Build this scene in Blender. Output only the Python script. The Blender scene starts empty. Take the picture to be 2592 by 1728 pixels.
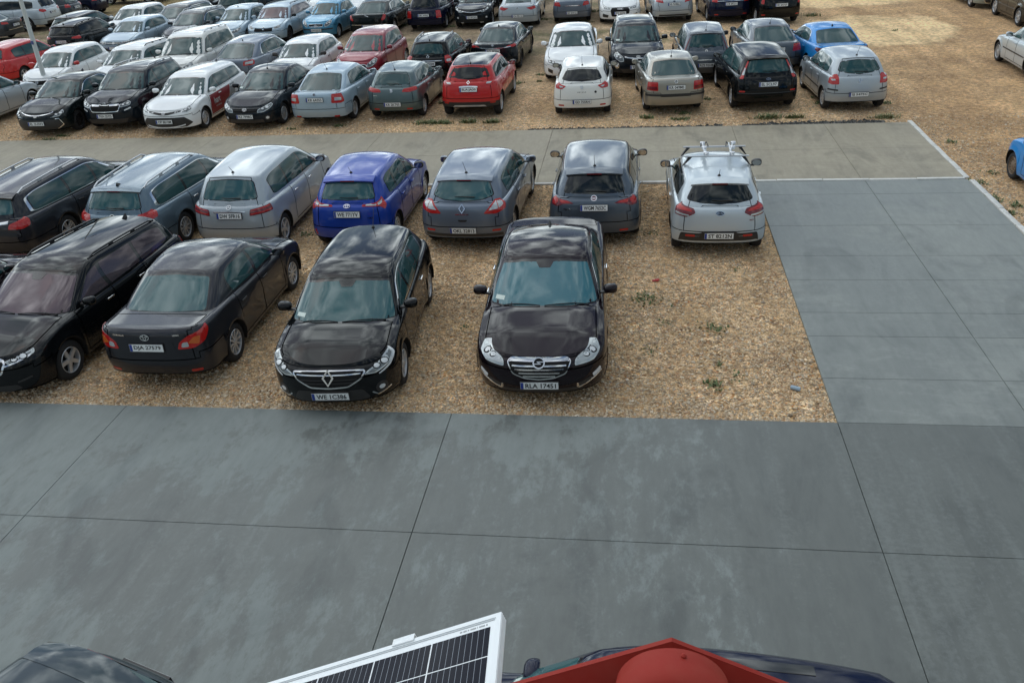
import bpy, bmesh, math, random
import numpy as np
from mathutils import Vector, Matrix
from mathutils.bvhtree import BVHTree
from mathutils.geometry import delaunay_2d_cdt

C = bpy.context.scene.collection
SC = bpy.context.scene
R = math.radians
rng = random.Random(7)

# ------------------------------------------------------------------ camera
CAM_F, CAM_P, CAM_R, CAM_Y, CAM_H = 2211.6, 0.500733, -0.0633512, 0.156925, 6.65
PW, PH = 2592.0, 1728.0

def cam_dir(x, y):
    c, s = math.cos(CAM_R), math.sin(CAM_R)
    x, y = c * x - s * y, s * x + c * y
    d = (x, math.cos(CAM_P) + y * math.sin(CAM_P), -math.sin(CAM_P) + y * math.cos(CAM_P))
    c, s = math.cos(CAM_Y), math.sin(CAM_Y)
    return Vector((c * d[0] - s * d[1], s * d[0] + c * d[1], d[2]))

def ray(px, py):
    return cam_dir((px - PW / 2) / CAM_F, -(py - PH / 2) / CAM_F)

EYE = Vector((0, 0, CAM_H))

def at(px, py, z=0.0):
    d = ray(px, py)
    return EYE + d * ((z - CAM_H) / d.z)

cam = bpy.data.objects.new('camera', bpy.data.cameras.new('camera'))
C.objects.link(cam)
fw = cam_dir(0, 0).normalized()
rt = (cam_dir(1, 0) - cam_dir(0, 0)).normalized()
upv = (cam_dir(0, 1) - cam_dir(0, 0)).normalized()
cam.matrix_world = Matrix(((rt.x, upv.x, -fw.x, 0), (rt.y, upv.y, -fw.y, 0), (rt.z, upv.z, -fw.z, CAM_H), (0, 0, 0, 1)))
cam.data.sensor_width = 36
cam.data.lens = CAM_F / PW * 36
cam.data.clip_start = 0.05
cam.data.clip_end = 2000
SC.camera = cam

# ------------------------------------------------------------------ world and sun
SUN_EL, SUN_AZ = 60, 300      # azimuth clockwise from +Y
SC.view_settings.view_transform = 'Standard'
SC.view_settings.look = 'None'
SC.view_settings.exposure = 0.0
SC.view_settings.gamma = 1
W = bpy.data.worlds.new('World'); SC.world = W; W.use_nodes = True
nt = W.node_tree; nt.nodes.clear()
N = nt.nodes.new; LK = nt.links.new
wo = N('ShaderNodeOutputWorld'); bg = N('ShaderNodeBackground')
sky = N('ShaderNodeTexSky'); sky.sky_type = 'NISHITA'; sky.sun_disc = False
sky.sun_elevation = R(SUN_EL); sky.sun_rotation = R(SUN_AZ)
sky.air_density = 1.0; sky.dust_density = 1.5; sky.ozone_density = 1.5
tc = N('ShaderNodeTexCoord')
sep = N('ShaderNodeSeparateXYZ'); LK(tc.outputs['Generated'], sep.inputs[0])
def wmath(op, a, b, clamp=False):
    m = N('ShaderNodeMath'); m.operation = op; m.use_clamp = clamp
    for i, v in enumerate((a, b)):
        if v is None: continue
        if isinstance(v, (int, float)): m.inputs[i].default_value = v
        else: LK(v, m.inputs[i])
    return m.outputs[0]
zz = wmath('ADD', wmath('MAXIMUM', sep.outputs['Z'], 0.0), 0.18)
cmb = N('ShaderNodeCombineXYZ')
kz = wmath('ADD', wmath('MULTIPLY', wmath('MAXIMUM', sep.outputs['Z'], 0.0), 1.9), 0.55)
LK(wmath('MULTIPLY', wmath('DIVIDE', sep.outputs['X'], zz), kz), cmb.inputs[0]); LK(wmath('MULTIPLY', wmath('DIVIDE', sep.outputs['Y'], zz), kz), cmb.inputs[1])
n1 = N('ShaderNodeTexNoise'); n1.inputs['Scale'].default_value = 2.3; n1.inputs['Detail'].default_value = 7; n1.inputs['Roughness'].default_value = 0.58; n1.inputs['Distortion'].default_value = 0.35
n2 = N('ShaderNodeTexNoise'); n2.inputs['Scale'].default_value = 4.6; n2.inputs['Detail'].default_value = 5
LK(cmb.outputs[0], n1.inputs['Vector']); LK(cmb.outputs[0], n2.inputs['Vector'])
rp = N('ShaderNodeValToRGB'); LK(n1.outputs['Fac'], rp.inputs['Fac'])
rp.color_ramp.elements[0].position = 0.42; rp.color_ramp.elements[1].position = 0.56
rc = N('ShaderNodeValToRGB'); LK(n2.outputs['Fac'], rc.inputs['Fac'])
rc.color_ramp.elements[0].position = 0.36; rc.color_ramp.elements[0].color = (1.0, 1.6, 2.1, 1)
rc.color_ramp.elements[1].position = 0.66; rc.color_ramp.elements[1].color = (16.6, 18.2, 18.6, 1)
mx = N('ShaderNodeMix'); mx.data_type = 'RGBA'
# the cloud deck is brightest towards the veiled sun, front left
vd = N('ShaderNodeVectorMath'); vd.operation = 'DOT_PRODUCT'; LK(tc.outputs['Generated'], vd.inputs[0])
ld = Vector((-.60, .78, .36)).normalized(); vd.inputs[1].default_value = ld
lobe = N('ShaderNodeMapRange'); lobe.interpolation_type = 'SMOOTHSTEP'; LK(vd.outputs['Value'], lobe.inputs[0])
lobe.inputs[1].default_value = .25; lobe.inputs[2].default_value = 1.0; lobe.inputs[3].default_value = .62; lobe.inputs[4].default_value = 1.9
cl = N('ShaderNodeMix'); cl.data_type = 'RGBA'; cl.blend_type = 'MULTIPLY'; cl.inputs['Factor'].default_value = 1
lc = N('ShaderNodeCombineXYZ')
for k in range(3): LK(lobe.outputs[0], lc.inputs[k])
LK(rc.outputs['Color'], cl.inputs['A']); LK(lc.outputs[0], cl.inputs['B'])
LK(rp.outputs['Color'], mx.inputs['Factor']); LK(sky.outputs[0], mx.inputs['A']); LK(cl.outputs['Result'], mx.inputs['B'])
LK(mx.outputs['Result'], bg.inputs['Color']); bg.inputs['Strength'].default_value = 0.105
LK(bg.outputs[0], wo.inputs['Surface'])
sl = bpy.data.lights.new('sun', 'SUN'); sl.energy = .6; sl.angle = R(95); sl.color = (1.0, 0.98, 0.95)
so = bpy.data.objects.new('sun', sl); C.objects.link(so)
sd = Vector((math.sin(R(SUN_AZ)) * math.cos(R(SUN_EL)), math.cos(R(SUN_AZ)) * math.cos(R(SUN_EL)), math.sin(R(SUN_EL))))
so.rotation_euler = sd.to_track_quat('Z', 'Y').to_euler()
so.location = (0, 0, 60)

# ------------------------------------------------------------------ materials
MATS = {}
def mat(name, col=(.5, .5, .5), rough=.5, metal=0.0, coat=0.0, spec=.5, ior=None):
    if name in MATS: return MATS[name]
    m = bpy.data.materials.new(name); m.use_nodes = True
    b = m.node_tree.nodes['Principled BSDF']
    b.inputs['Base Color'].default_value = (*col, 1); b.inputs['Roughness'].default_value = rough
    b.inputs['Metallic'].default_value = metal; b.inputs['Coat Weight'].default_value = coat
    b.inputs['Coat Roughness'].default_value = .03; b.inputs['Coat IOR'].default_value = 1.38
    b.inputs['Specular IOR Level'].default_value = spec
    if ior: b.inputs['IOR'].default_value = ior
    m.diffuse_color = (*col, 1)
    MATS[name] = m
    return m

def nodes(m):
    t = m.node_tree
    return t, t.nodes.new, t.links.new, t.nodes['Principled BSDF']

def dirty(m, amount=.25, scale=3.0, col=(.16, .14, .12)):
    """a thin uneven film of road dust: mixes a dust colour in and roughens"""
    t, N, L, b = nodes(m)
    tc = N('ShaderNodeTexCoord'); n = N('ShaderNodeTexNoise'); n.inputs['Scale'].default_value = scale; n.inputs['Detail'].default_value = 6
    L(tc.outputs['Object'], n.inputs['Vector'])
    sp = N('ShaderNodeSeparateXYZ'); L(tc.outputs['Object'], sp.inputs[0])
    mr = N('ShaderNodeMapRange'); L(sp.outputs['Z'], mr.inputs[0]); mr.inputs[1].default_value = .75; mr.inputs[2].default_value = .2
    mr.inputs[3].default_value = .12; mr.inputs[4].default_value = 1.0
    mu = N('ShaderNodeMath'); mu.operation = 'MULTIPLY'; L(mr.outputs[0], mu.inputs[0]); L(n.outputs['Fac'], mu.inputs[1])
    m2 = N('ShaderNodeMath'); m2.operation = 'MULTIPLY'; L(mu.outputs[0], m2.inputs[0]); m2.inputs[1].default_value = amount
    mixc = N('ShaderNodeMix'); mixc.data_type = 'RGBA'; mixc.inputs['A'].default_value = b.inputs['Base Color'].default_value; mixc.inputs['B'].default_value = (*col, 1)
    L(m2.outputs[0], mixc.inputs['Factor']); L(mixc.outputs['Result'], b.inputs['Base Color'])
    m3 = N('ShaderNodeMath'); m3.operation = 'MULTIPLY_ADD'; L(m2.outputs[0], m3.inputs[0]); m3.inputs[1].default_value = .6; m3.inputs[2].default_value = b.inputs['Coat Roughness'].default_value
    L(m3.outputs[0], b.inputs['Coat Roughness'])
    return m

def paint(key):
    nm = 'paint_' + key
    if nm in MATS: return MATS[nm]
    col, metal = PAINTS[key]
    m = mat(nm, col, .38 if metal else .45, metal, 1.0, .0 if max(col) < .1 else .3)
    return dirty(m, .05 if max(col) > .6 else (.12 if max(col) > .08 else .03))

PAINTS = dict(
    black=((.004, .005, .006), 0), aubergine=((.010, .006, .009), .2), anthracite=((.03, .032, .038), .5), dark_blue=((.008, .013, .019), .25),
    silver=((.42, .47, .50), .4), pale_silver=((.52, .58, .61), .4), ice=((.38, .49, .57), .35), white=((.84, .86, .85), 0), cream_white=((.80, .80, .75), 0), storm=((.030, .046, .054), .2),
    slate=((.08, .105, .135), .5), steel=((.12, .175, .22), .6), blue_grey=((.15, .185, .235), .5), royal=((.005, .045, .34), .25),
    sky=((.006, .25, .66), .2), turquoise=((.06, .26, .42), .5), navy=((.005, .008, .028), .15), sage=((.105, .15, .155), .6), red=((.52, .012, .012), 0), wine=((.27, .016, .03), .2),
    beige=((.36, .34, .29), .7), dark_grey=((.05, .058, .066), .5), grey=((.10, .118, .14), .6), olive=((.03, .03, .026), .4), green_silver=((.36, .42, .40), .6), teal=((.03, .05, .055), .5), pine=((.007, .012, .013), .25))
GLASS = mat('window_glass', (.022, .068, .070), .02, 0, 0, .5, 1.53)
GLASS_N = mat('teal_glass', (.035, .105, .112), .02, 0, 0, .5, 1.58)
GLASS_T = mat('bright_teal_glass', (.045, .155, .185), .02, 0, 0, .5, 1.62)
GLASS_D = mat('tinted_glass', (.006, .011, .012), .02, 0, 0, .5, 1.5)
GLASS_P = mat('coated_glass', (.085, .062, .072), .03, .35, 0, .5, 1.6)
BLACK = mat('black_plastic', (.014, .014, .015), .45); dirty(BLACK, .3)
GLOSSB = mat('gloss_black', (.008, .008, .009), .12, 0, .6)
UNDER = mat('underbody', (.008, .008, .008), .9)
SEAM = mat('seam_dark', (.004, .004, .004), .9)
CHROME = mat('chrome', (.78, .79, .80), .12, 1)
ALLOY = mat('alloy', (.60, .61, .62), .34, .6)
ALLOY_D = mat('dark_alloy', (.05, .05, .055), .35, .7)
STEEL = mat('brown_steel', (.20, .15, .11), .5, .4)
TYRE = mat('tyre_rubber', (.016, .016, .017), .85)
RED = mat('red_lens', (.46, .014, .012), .12, 0, .8)
DRED = mat('dark_red_lens', (.16, .008, .014), .1, 0, .8)
AMBER = mat('amber_lens', (.55, .12, .02), .12, 0, .8)
CLEAR = mat('clear_lens', (.50, .54, .54), .14, .35, .9)
LAMPD = mat('lamp_interior', (.15, .165, .17), .2, .5, .8)
LAMPW = mat('lamp_white', (.72, .74, .74), .15, .1, .9)
PLW = mat('plate_white', (.78, .80, .78), .35)
PLB = mat('plate_blue', (.02, .05, .28), .4)
INK = mat('plate_ink', (.012, .012, .012), .5)
MIRG = mat('mirror_glass_mat', (.55, .57, .58), .05, 1)
STICK = mat('sticker_white', (.62, .70, .64), .4)

# ------------------------------------------------------------------ mesh helpers
def new_obj(name, me, parent=None):
    o = bpy.data.objects.new(name, me); C.objects.link(o)
    if parent is not None: o.parent = parent
    return o

def tag(o, label=None, cat=None, group=None, kind=None):
    if label: o['label'] = label
    if cat: o['category'] = cat
    if group: o['group'] = group
    if kind: o['kind'] = kind
    return o

def empty(name, loc=(0, 0, 0), rz=0.0):
    o = bpy.data.objects.new(name, None); C.objects.link(o); o.location = loc; o.rotation_euler = (0, 0, rz); o.empty_display_size = .2
    return o

def mesh(name, V, F, mats, mi=None, normals=None, smooth=True, sharp=None):
    me = bpy.data.meshes.new(name)
    me.from_pydata([tuple(v) for v in V], [], [tuple(int(a) for a in f) for f in F])
    if not isinstance(mats, (list, tuple)): mats = [mats]
    for m in mats: me.materials.append(m)
    if mi is not None: me.polygons.foreach_set('material_index', np.asarray(mi, dtype=np.int32))
    if smooth: me.polygons.foreach_set('use_smooth', [True] * len(me.polygons))
    me.update()
    if normals is not None: me.normals_split_custom_set_from_vertices([tuple(n) for n in normals])
    elif sharp is not None and smooth: me.set_sharp_from_angle(angle=R(sharp))
    return me

class MB:
    """collects boxes, tubes and lathes into ONE mesh"""
    def __init__(s): s.V = []; s.F = []; s.M = []
    def add(s, V, F, m=0):
        o = len(s.V); s.V += [Vector(v) for v in V]; s.F += [tuple(a + o for a in f) for f in F]; s.M += [m] * len(F); return s
    def box(s, x0, x1, y0, y1, z0, z1, m=0, mtx=None, bev=0.0):
        V = [Vector((x, y, z)) for z in (z0, z1) for y in (y0, y1) for x in (x0, x1)]
        if bev:
            bm = bmesh.new(); bv = [bm.verts.new(v) for v in V]
            for f in ((0, 2, 3, 1), (4, 5, 7, 6), (0, 1, 5, 4), (2, 6, 7, 3), (0, 4, 6, 2), (1, 3, 7, 5)): bm.faces.new([bv[i] for i in f])
            bmesh.ops.bevel(bm, geom=bm.edges[:], offset=bev, segments=2, affect='EDGES', profile=.5)
            bm.verts.index_update(); V = [v.co.copy() for v in bm.verts]; F = [[v.index for v in f.verts] for f in bm.faces]; bm.free()
        else:
            F = [(0, 2, 3, 1), (4, 5, 7, 6), (0, 1, 5, 4), (2, 6, 7, 3), (0, 4, 6, 2), (1, 3, 7, 5)]
        if mtx is not None: V = [mtx @ v for v in V]
        return s.add(V, F, m)
    def tube(s, pts, r, n=8, m=0, cap=True):
        pts = [Vector(p) for p in pts]; rr = r if isinstance(r, (list, tuple)) else [r] * len(pts)
        V = []; F = []
        for i, p in enumerate(pts):
            t = (pts[min(i + 1, len(pts) - 1)] - pts[max(i - 1, 0)]).normalized()
            a = t.cross(Vector((0, 0, 1)) if abs(t.z) < .9 else Vector((1, 0, 0))).normalized(); b = t.cross(a)
            for k in range(n):
                q = 2 * math.pi * k / n
                V.append(p + (a * math.cos(q) + b * math.sin(q)) * rr[i])
        for i in range(len(pts) - 1):
            for k in range(n):
                F.append((i * n + k, i * n + (k + 1) % n, (i + 1) * n + (k + 1) % n, (i + 1) * n + k))
        if cap: F += [tuple(range(n)), tuple(range((len(pts) - 1) * n, len(pts) * n))[::-1]]
        return s.add(V, F, m)
    def lathe(s, prof, n=24, m=0, axis='Y'):
        V = []; F = []
        for (r, h) in prof:
            for k in range(n):
                q = 2 * math.pi * k / n
                V.append((r * math.cos(q), h, r * math.sin(q)) if axis == 'Y' else (r * math.cos(q), r * math.sin(q), h))
        for i in range(len(prof) - 1):
            for k in range(n):
                F.append((i * n + k, i * n + (k + 1) % n, (i + 1) * n + (k + 1) % n, (i + 1) * n + k))
        return s.add(V, F, m)
    def build(s, name, mats, parent=None, smooth=True, sharp=40):
        me = mesh(name, s.V, s.F, mats, s.M, None, smooth, sharp)
        bm = bmesh.new(); bm.from_mesh(me); bmesh.ops.recalc_face_normals(bm, faces=bm.faces[:]); bm.to_mesh(me); bm.free()
        return new_obj(name, me, parent)

TXT = {}
def text_geo(txt, fit_w, fit_h, align='C'):
    key = (txt, fit_w, fit_h, align)
    if key in TXT: return TXT[key]
    cu = bpy.data.curves.new('txt', 'FONT'); cu.body = txt; cu.size = 1; cu.resolution_u = 2; cu.fill_mode = 'FRONT'; cu.offset = .022
    o = bpy.data.objects.new('txt', cu); me = o.to_mesh()
    V = np.array([v.co[:] for v in me.vertices]); F = [tuple(p.vertices) for p in me.polygons]
    o.to_mesh_clear(); bpy.data.objects.remove(o); bpy.data.curves.remove(cu)
    mn, mx_ = V.min(0), V.max(0)
    sx = fit_w / (mx_[0] - mn[0]); sy = fit_h / max(mx_[1] - mn[1], 1e-6)
    if align == 'R': sx = sy * .62
    V[:, 0] = (V[:, 0] - (mn[0] + mx_[0]) / 2) * sx; V[:, 1] = (V[:, 1] - (mn[1] + mx_[1]) / 2) * sy
    if align == 'R': V[:, 0] += fit_w / 2 - V[:, 0].max()
    TXT[key] = (V, F)
    return TXT[key]

def poly_round(pts, r=.03, seg=4):
    n = len(pts); out = []
    for i in range(n):
        p0, p1, p2 = (np.array(pts[j % n], float) for j in (i - 1, i, i + 1))
        a, b = p0 - p1, p2 - p1
        la, lb = np.hypot(*a), np.hypot(*b)
        q = min(r, la * .45, lb * .45)
        A, B = p1 + a / la * q, p1 + b / lb * q
        for k in range(seg + 1):
            t = k / seg
            out.append((1 - t) ** 2 * A + 2 * t * (1 - t) * p1 + t * t * B)
    return out

def inside(P, poly):
    x, y = P; c = False; n = len(poly)
    for i in range(n):
        x1, y1 = poly[i]; x2, y2 = poly[(i + 1) % n]
        if (y1 > y) != (y2 > y) and x < (x2 - x1) * (y - y1) / (y2 - y1) + x1: c = not c
    return c

def fill(poly, h):
    """triangulate a 2D polygon with a boundary and interior spacing of h (h may be a pair)"""
    hx, hy = h if isinstance(h, tuple) else (h, h)
    B = []
    n = len(poly)
    for i in range(n):
        p, q = np.array(poly[i], float), np.array(poly[(i + 1) % n], float)
        m = max(1, int(math.ceil(max(abs(q[0] - p[0]) / hx, abs(q[1] - p[1]) / hy) - 1e-6)))
        for k in range(m): B.append(p + (q - p) * k / m)
    bx = [b[0] for b in B]; by = [b[1] for b in B]
    I = []
    x0, x1, y0, y1 = min(bx), max(bx), min(by), max(by)
    nx, ny = int((x1 - x0) / hx), int((y1 - y0) / hy)
    Ba = np.array(B)
    for i in range(1, nx + 1):
        for j in range(1, ny + 1):
            P = (x0 + (x1 - x0) * i / (nx + 1), y0 + (y1 - y0) * j / (ny + 1))
            if inside(P, B) and (np.abs((Ba - P) / (hx, hy)).max(1)).min() > .35: I.append(P)
    nb = len(B)
    r = delaunay_2d_cdt([Vector((float(a[0]), float(a[1]))) for a in B + I], [(i, (i + 1) % nb) for i in range(nb)], [], 1, 1e-5)
    return [tuple(v) for v in r[0]], [tuple(f) for f in r[2]]
# ------------------------------------------------------------------ car shell
BASE = dict(L=4.25, W=1.79, H=1.48, wb=2.62, fo=.87, r=.315, zn=.70, cs=.98, cz=.97, rfs=1.80, rfz=1.395, pks=2.35, rrs=3.75, rrz=1.40,
            rbs=4.12, bz=1.0, tz=.98, clr=.20, af=.62, ar=.42, nf=2.5, nr=3.0, wgt=.70, clad=0, agb=.36, agt=.16, crown=.055, hc=.06, re=1.2,
            f0=.02, f1t=.90, f1b=.86, kb=.16, kt=.83, dB=2.15, dC=3.02, ridge=.012, quarter=0)
TYPES = dict(
    hatch={},
    sedan=dict(L=4.55, wb=2.62, fo=.92, cs=1.05, rfs=1.90, pks=2.45, rrs=3.15, rrz=1.40, rbs=3.98, bz=1.0, tz=1.02, H=1.46, f1t=.86, f1b=.80, re=1.0, dB=2.28, dC=3.15, ar=.40),
    wagon=dict(L=4.70, wb=2.68, fo=.93, cs=1.06, rfs=1.92, pks=2.4, rrs=4.28, rrz=1.40, rbs=4.56, bz=1.0, tz=.97, H=1.48, f1t=.95, f1b=.93, dB=2.3, dC=3.2, quarter=1),
    suv=dict(L=4.35, W=1.83, H=1.66, wb=2.64, fo=.88, r=.35, zn=.86, cs=.98, cz=1.10, rfs=1.78, rfz=1.57, pks=2.3, rrs=3.95, rrz=1.57, rbs=4.24, bz=1.12, tz=1.08, clr=.25, quarter=1, f1t=.94, f1b=.92, wgt=.72, dB=2.15, dC=3.0),
    mpv=dict(L=4.2, W=1.78, H=1.60, wb=2.6, fo=.86, zn=.78, cs=.80, cz=1.02, rfs=1.72, rfz=1.51, pks=2.3, rrs=3.80, rrz=1.51, rbs=4.09, bz=1.03, tz=1.0, f1t=.93, f1b=.90, af=.66, dB=2.1, dC=2.95),
    van=dict(L=4.4, W=1.79, H=1.80, wb=2.68, fo=.88, zn=.85, cs=.85, cz=1.10, rfs=1.6, rfz=1.72, pks=2.2, rrs=4.2, rrz=1.76, rbs=4.34, bz=1.15, tz=1.1, wgt=.80, f1t=.96, f1b=.96, quarter=1, af=.55, re=1.1),
)

def superarc(a, w, n, num):
    t = np.linspace(0, math.pi / 2, 400)
    y = w * np.sin(t) ** (2 / n); s = a * (1 - np.cos(t) ** (2 / n))
    d = np.concatenate([[0], np.cumsum(np.hypot(np.diff(s), np.diff(y)))])
    q = np.linspace(0, d[-1], num)
    return np.interp(q, d, s), np.interp(q, d, y)

def mean4(a, b, c, d): return tuple((a[i] + b[i] + c[i] + d[i]) / 4 for i in range(3))

class Shell:
    def __init__(S, d):
        S.d = d; S.V = []; S.key = {}; S.F = []; S.T = []
        S.tub(); S.gh()
        S.V = np.array(S.V)
        Nn = np.zeros_like(S.V)
        for q in (3, 4):
            fa = np.array([f for f in S.F if len(f) == q], dtype=int)
            if not len(fa): continue
            p = S.V[fa]
            n = np.cross(p[:, 1] - p[:, 0], p[:, 2] - p[:, 0]) if q == 3 else np.cross(p[:, 2] - p[:, 0], p[:, 3] - p[:, 1])
            for j in range(q): np.add.at(Nn, fa[:, j], n)
        S.N = Nn / np.maximum(np.linalg.norm(Nn, axis=1), 1e-9)[:, None]
        S.bvh = BVHTree.FromPolygons([Vector(v) for v in S.V], S.F)
    def vid(S, s, y, z, grp=0):
        k = (grp, round(s, 4), round(y, 4), round(z, 4))
        i = S.key.get(k)
        if i is None:
            i = len(S.V); S.key[k] = i; S.V.append((S.d['L'] / 2 - s, y, z))
        return i
    def face(S, ids, tagname):
        out = []
        for i in ids:
            if i not in out: out.append(i)
        if len(out) > 2: S.F.append(tuple(out)); S.T.append(tagname)
    def ztub(S, s, y):
        d = S.d
        xs = [0, .10, d['cs'] * .55, d['cs'] + .02, d['cs'] + .5, d['rbs'], d['L'] - .12, d['L']]
        zs = [d['zn'] - .03, d['zn'], d['zn'] + (d['cz'] - d['zn']) * .66, d['cz'], d['cz'] - .02 + .15 * (d['bz'] - d['cz']), d['bz'], d['tz'] - .004, d['tz'] - .02]
        z = np.interp(s, xs, zs)
        # soften the kinks a little
        z = .5 * z + .25 * (np.interp(s - .09, xs, zs) + np.interp(s + .09, xs, zs))
        h = np.interp(s, [0, d['cs'] + .1, d['cs'] + .5], [d['hc'], d['hc'], .02])
        v = abs(y) / (d['W'] / 2)
        rg = d['ridge'] * math.exp(-((v - .52) / .10) ** 2) * float(np.interp(s, [.15, .5, d['cs']], [0, 1, 1])) if s < d['cs'] + .1 else 0
        return float(z - h * v ** 2.6 + rg)
    def tub(S):
        d = S.d; L, Wm = d['L'], d['W'] / 2
        Ra = d['r'] + .05; sf, sr = d['fo'], d['fo'] + d['wb']
        fs, fy = superarc(d['af'], Wm, d['nf'], 260)
        rs, ry = superarc(d['ar'], Wm, d['nr'], 260)
        ss = np.concatenate([fs, np.linspace(d['af'], L - d['ar'], 400)[1:-1], (L - rs)[::-1]])
        ys = np.concatenate([fy, np.full(398, Wm), ry[::-1]])
        ys = ys * (1 - .035 * (np.abs(ss - L * .5) / (L * .5)) ** 3)
        arc = np.concatenate([[0], np.cumsum(np.hypot(np.diff(ss), np.diff(ys)))])
        S.oarc = (arc, ss, ys)
        must = []
        for c in (sf, sr):
            for th in (0, 9, 22, 38, 55, 72, 90): must += [c - Ra * math.cos(R(th)), c + Ra * math.cos(R(th))]
            must += [c - Ra - .006, c + Ra + .006]
        must += [d['cs'] + .30, d['dB'], d['dC'], d['cs'] + .1, d['rbs']]
        ma = sorted(set(round(float(np.interp(m, ss, arc)), 4) for m in must if .02 < m < L - .02) | {0.0, float(arc[-1])})
        na = [ma[0]]
        for m in ma[1:]:
            if m - na[-1] < .004 and m != ma[-1]: continue
            na.append(m)
        A = [na[0]]
        cl, cr = float(np.interp(d['af'], ss, arc)), float(np.interp(L - d['ar'], ss, arc))
        for m in na[1:]:
            mid = (A[-1] + m) / 2
            h = .075 if (mid < cl or mid > cr) else .15
            k = max(1, int(math.ceil((m - A[-1]) / h - 1e-6)))
            a0 = A[-1]
            for j in range(1, k + 1): A.append(a0 + (m - a0) * j / k)
        s_ = np.interp(A, arc, ss); y_ = np.interp(A, arc, ys); n = len(A)
        y_[0] = y_[-1] = 0
        S.tubA = np.array(A)
        q = [0, .1, .22, .36, .5, .63, .75, .85, .925, .97, 1]
        ez = np.array([.2, .30, .45, .62, .80, .93, 1.02]); ef = np.array([.11, .06, .01, 0, .02, .06, .11])
        er = np.array([.11, .05, .0, 0, .025 if d['rbs'] > L - .3 else .01, .05 if d['rbs'] > L - .3 else .02, .09 if d['rbs'] > L - .3 else .035])
        beltz = d['cz'] - .03
        wz = np.array([0, .14, .38, .60, .82, 1.0]); wv = np.array([.955, .985, 1.0, .998, .975, .945])
        G = []
        for i in range(n):
            s, y = float(s_[i]), float(y_[i])
            zb = d['clr'] + (0 if d['fo'] - .3 < s < sr + .3 else (.09 if s > sr else .02))
            for c in (sf, sr):
                if abs(s - c) < Ra - 1e-4 and y > Wm * .6: zb = max(zb, d['r'] + math.sqrt(max(0, Ra * Ra - (s - c) ** 2)))
                elif abs(s - c) <= Ra + 1e-4 and y > Wm * .6: zb = max(zb, d['r'])
            zt = S.ztub(s, y)
            # outward normal in plan
            j0, j1 = max(i - 1, 0), min(i + 1, n - 1)
            tx, ty = s_[j1] - s_[j0], y_[j1] - y_[j0]
            if i == 0: nx, ny = -1, 0
            elif i == n - 1: nx, ny = 1, 0
            else:
                l = math.hypot(tx, ty); nx, ny = -ty / l, tx / l
            row = []
            for k, qq in enumerate(q):
                z = zb + (zt - zb) * qq
                wf = float(np.interp((z - d['clr']) / (beltz - d['clr']), wz, wv))
                wgt_f = max(0, 1 - s / d['af']); wgt_r = max(0, 1 - (L - s) / max(d['ar'], .3))
                s2 = s + float(np.interp(z / d['zn'] , ez, ef)) * wgt_f * 1.0 - float(np.interp(z / d['tz'], ez, er)) * wgt_r
                y2 = y * wf
                fl = 0
                for c in (sf, sr):
                    dd = math.hypot(s - c, z - d['r']) - Ra
                    if dd > -.02 and z < beltz: fl = max(fl, math.exp(-(dd / .07) ** 2))
                y2 += .018 * fl * max(0, ny)
                y2 -= .014 * math.exp(-((z - (d['clr'] + .30)) / .10) ** 2) * max(0, ny) * (1 if sf + Ra < s < sr - Ra else 0)
                rnd = max(0, (qq - .85) / .15); rnd = .055 * (1 - math.sqrt(max(0, 1 - rnd * rnd)))
                row.append((s2 - nx * rnd, max(0, y2 - ny * rnd), z))
            G.append(row)
        S.tubG = G
        zbF, zbR = d['zn'] * .80, d['tz'] * .58
        hatch = d['rbs'] > L - .3
        def side_tag(c):
            s, y, z = c
            if z < zbF and s < sf - .1: return 'bumper_f'
            if z < zbR and s > sr + .1: return 'bumper_r'
            if d['cs'] + .30 < s < d['dB'] and z > d['clr'] + .10: return 'door_f'
            if d['dB'] < s < d['dC'] and z > d['clr'] + .10 and not d.get('two'): return 'door_r'
            if s > L - .34 and abs(y) < Wm * .74: return 'tailgate'
            return 'body'
        def cap_tag(c):
            s, y, z = c
            if .10 < s < d['cs'] + .1 and abs(y) < Wm * .80: return 'bonnet'
            if s > d['rbs'] - .03 and abs(y) < Wm * .80: return 'tailgate'
            return 'body'
        I = {}
        for sg in (1, -1):
            for i in range(n):
                for k in range(len(q)):
                    s, y, z = G[i][k]; I[sg, i, k] = S.vid(s, sg * y, z)
        for sg in (1, -1):
            for i in range(n - 1):
                for k in range(len(q) - 1):
                    c = mean4(G[i][k], G[i + 1][k], G[i + 1][k + 1], G[i][k + 1])
                    ids = [I[sg, i, k], I[sg, i, k + 1], I[sg, i + 1, k + 1], I[sg, i + 1, k]]
                    t = side_tag(c)
                    if t.startswith('door'): t += '_l' if sg > 0 else '_r'
                    S.face(ids if sg < 0 else ids[::-1], t)
        vs = [1, .93, .80, .62, .42, .2, 0, -.2, -.42, -.62, -.80, -.93, -1]
        K = len(q) - 1
        rows = []
        for i in range(n):
            s, y, z = G[i][K]
            r = []
            for v in vs:
                if abs(v) == 1: r.append((I[1 if v > 0 else -1, i, K], (s, v * y, z)))
                else:
                    yy = v * y; zz = S.ztub(s, yy) if y > .02 else z
                    r.append((S.vid(s, yy, zz), (s, yy, zz)))
            rows.append(r)
        for i in range(n - 1):
            for j in range(len(vs) - 1):
                a, b, c_, e = rows[i][j], rows[i][j + 1], rows[i + 1][j + 1], rows[i + 1][j]
                c = mean4(a[1], b[1], c_[1], e[1])
                S.face([a[0], b[0], c_[0], e[0]][::-1], cap_tag(c))
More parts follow.
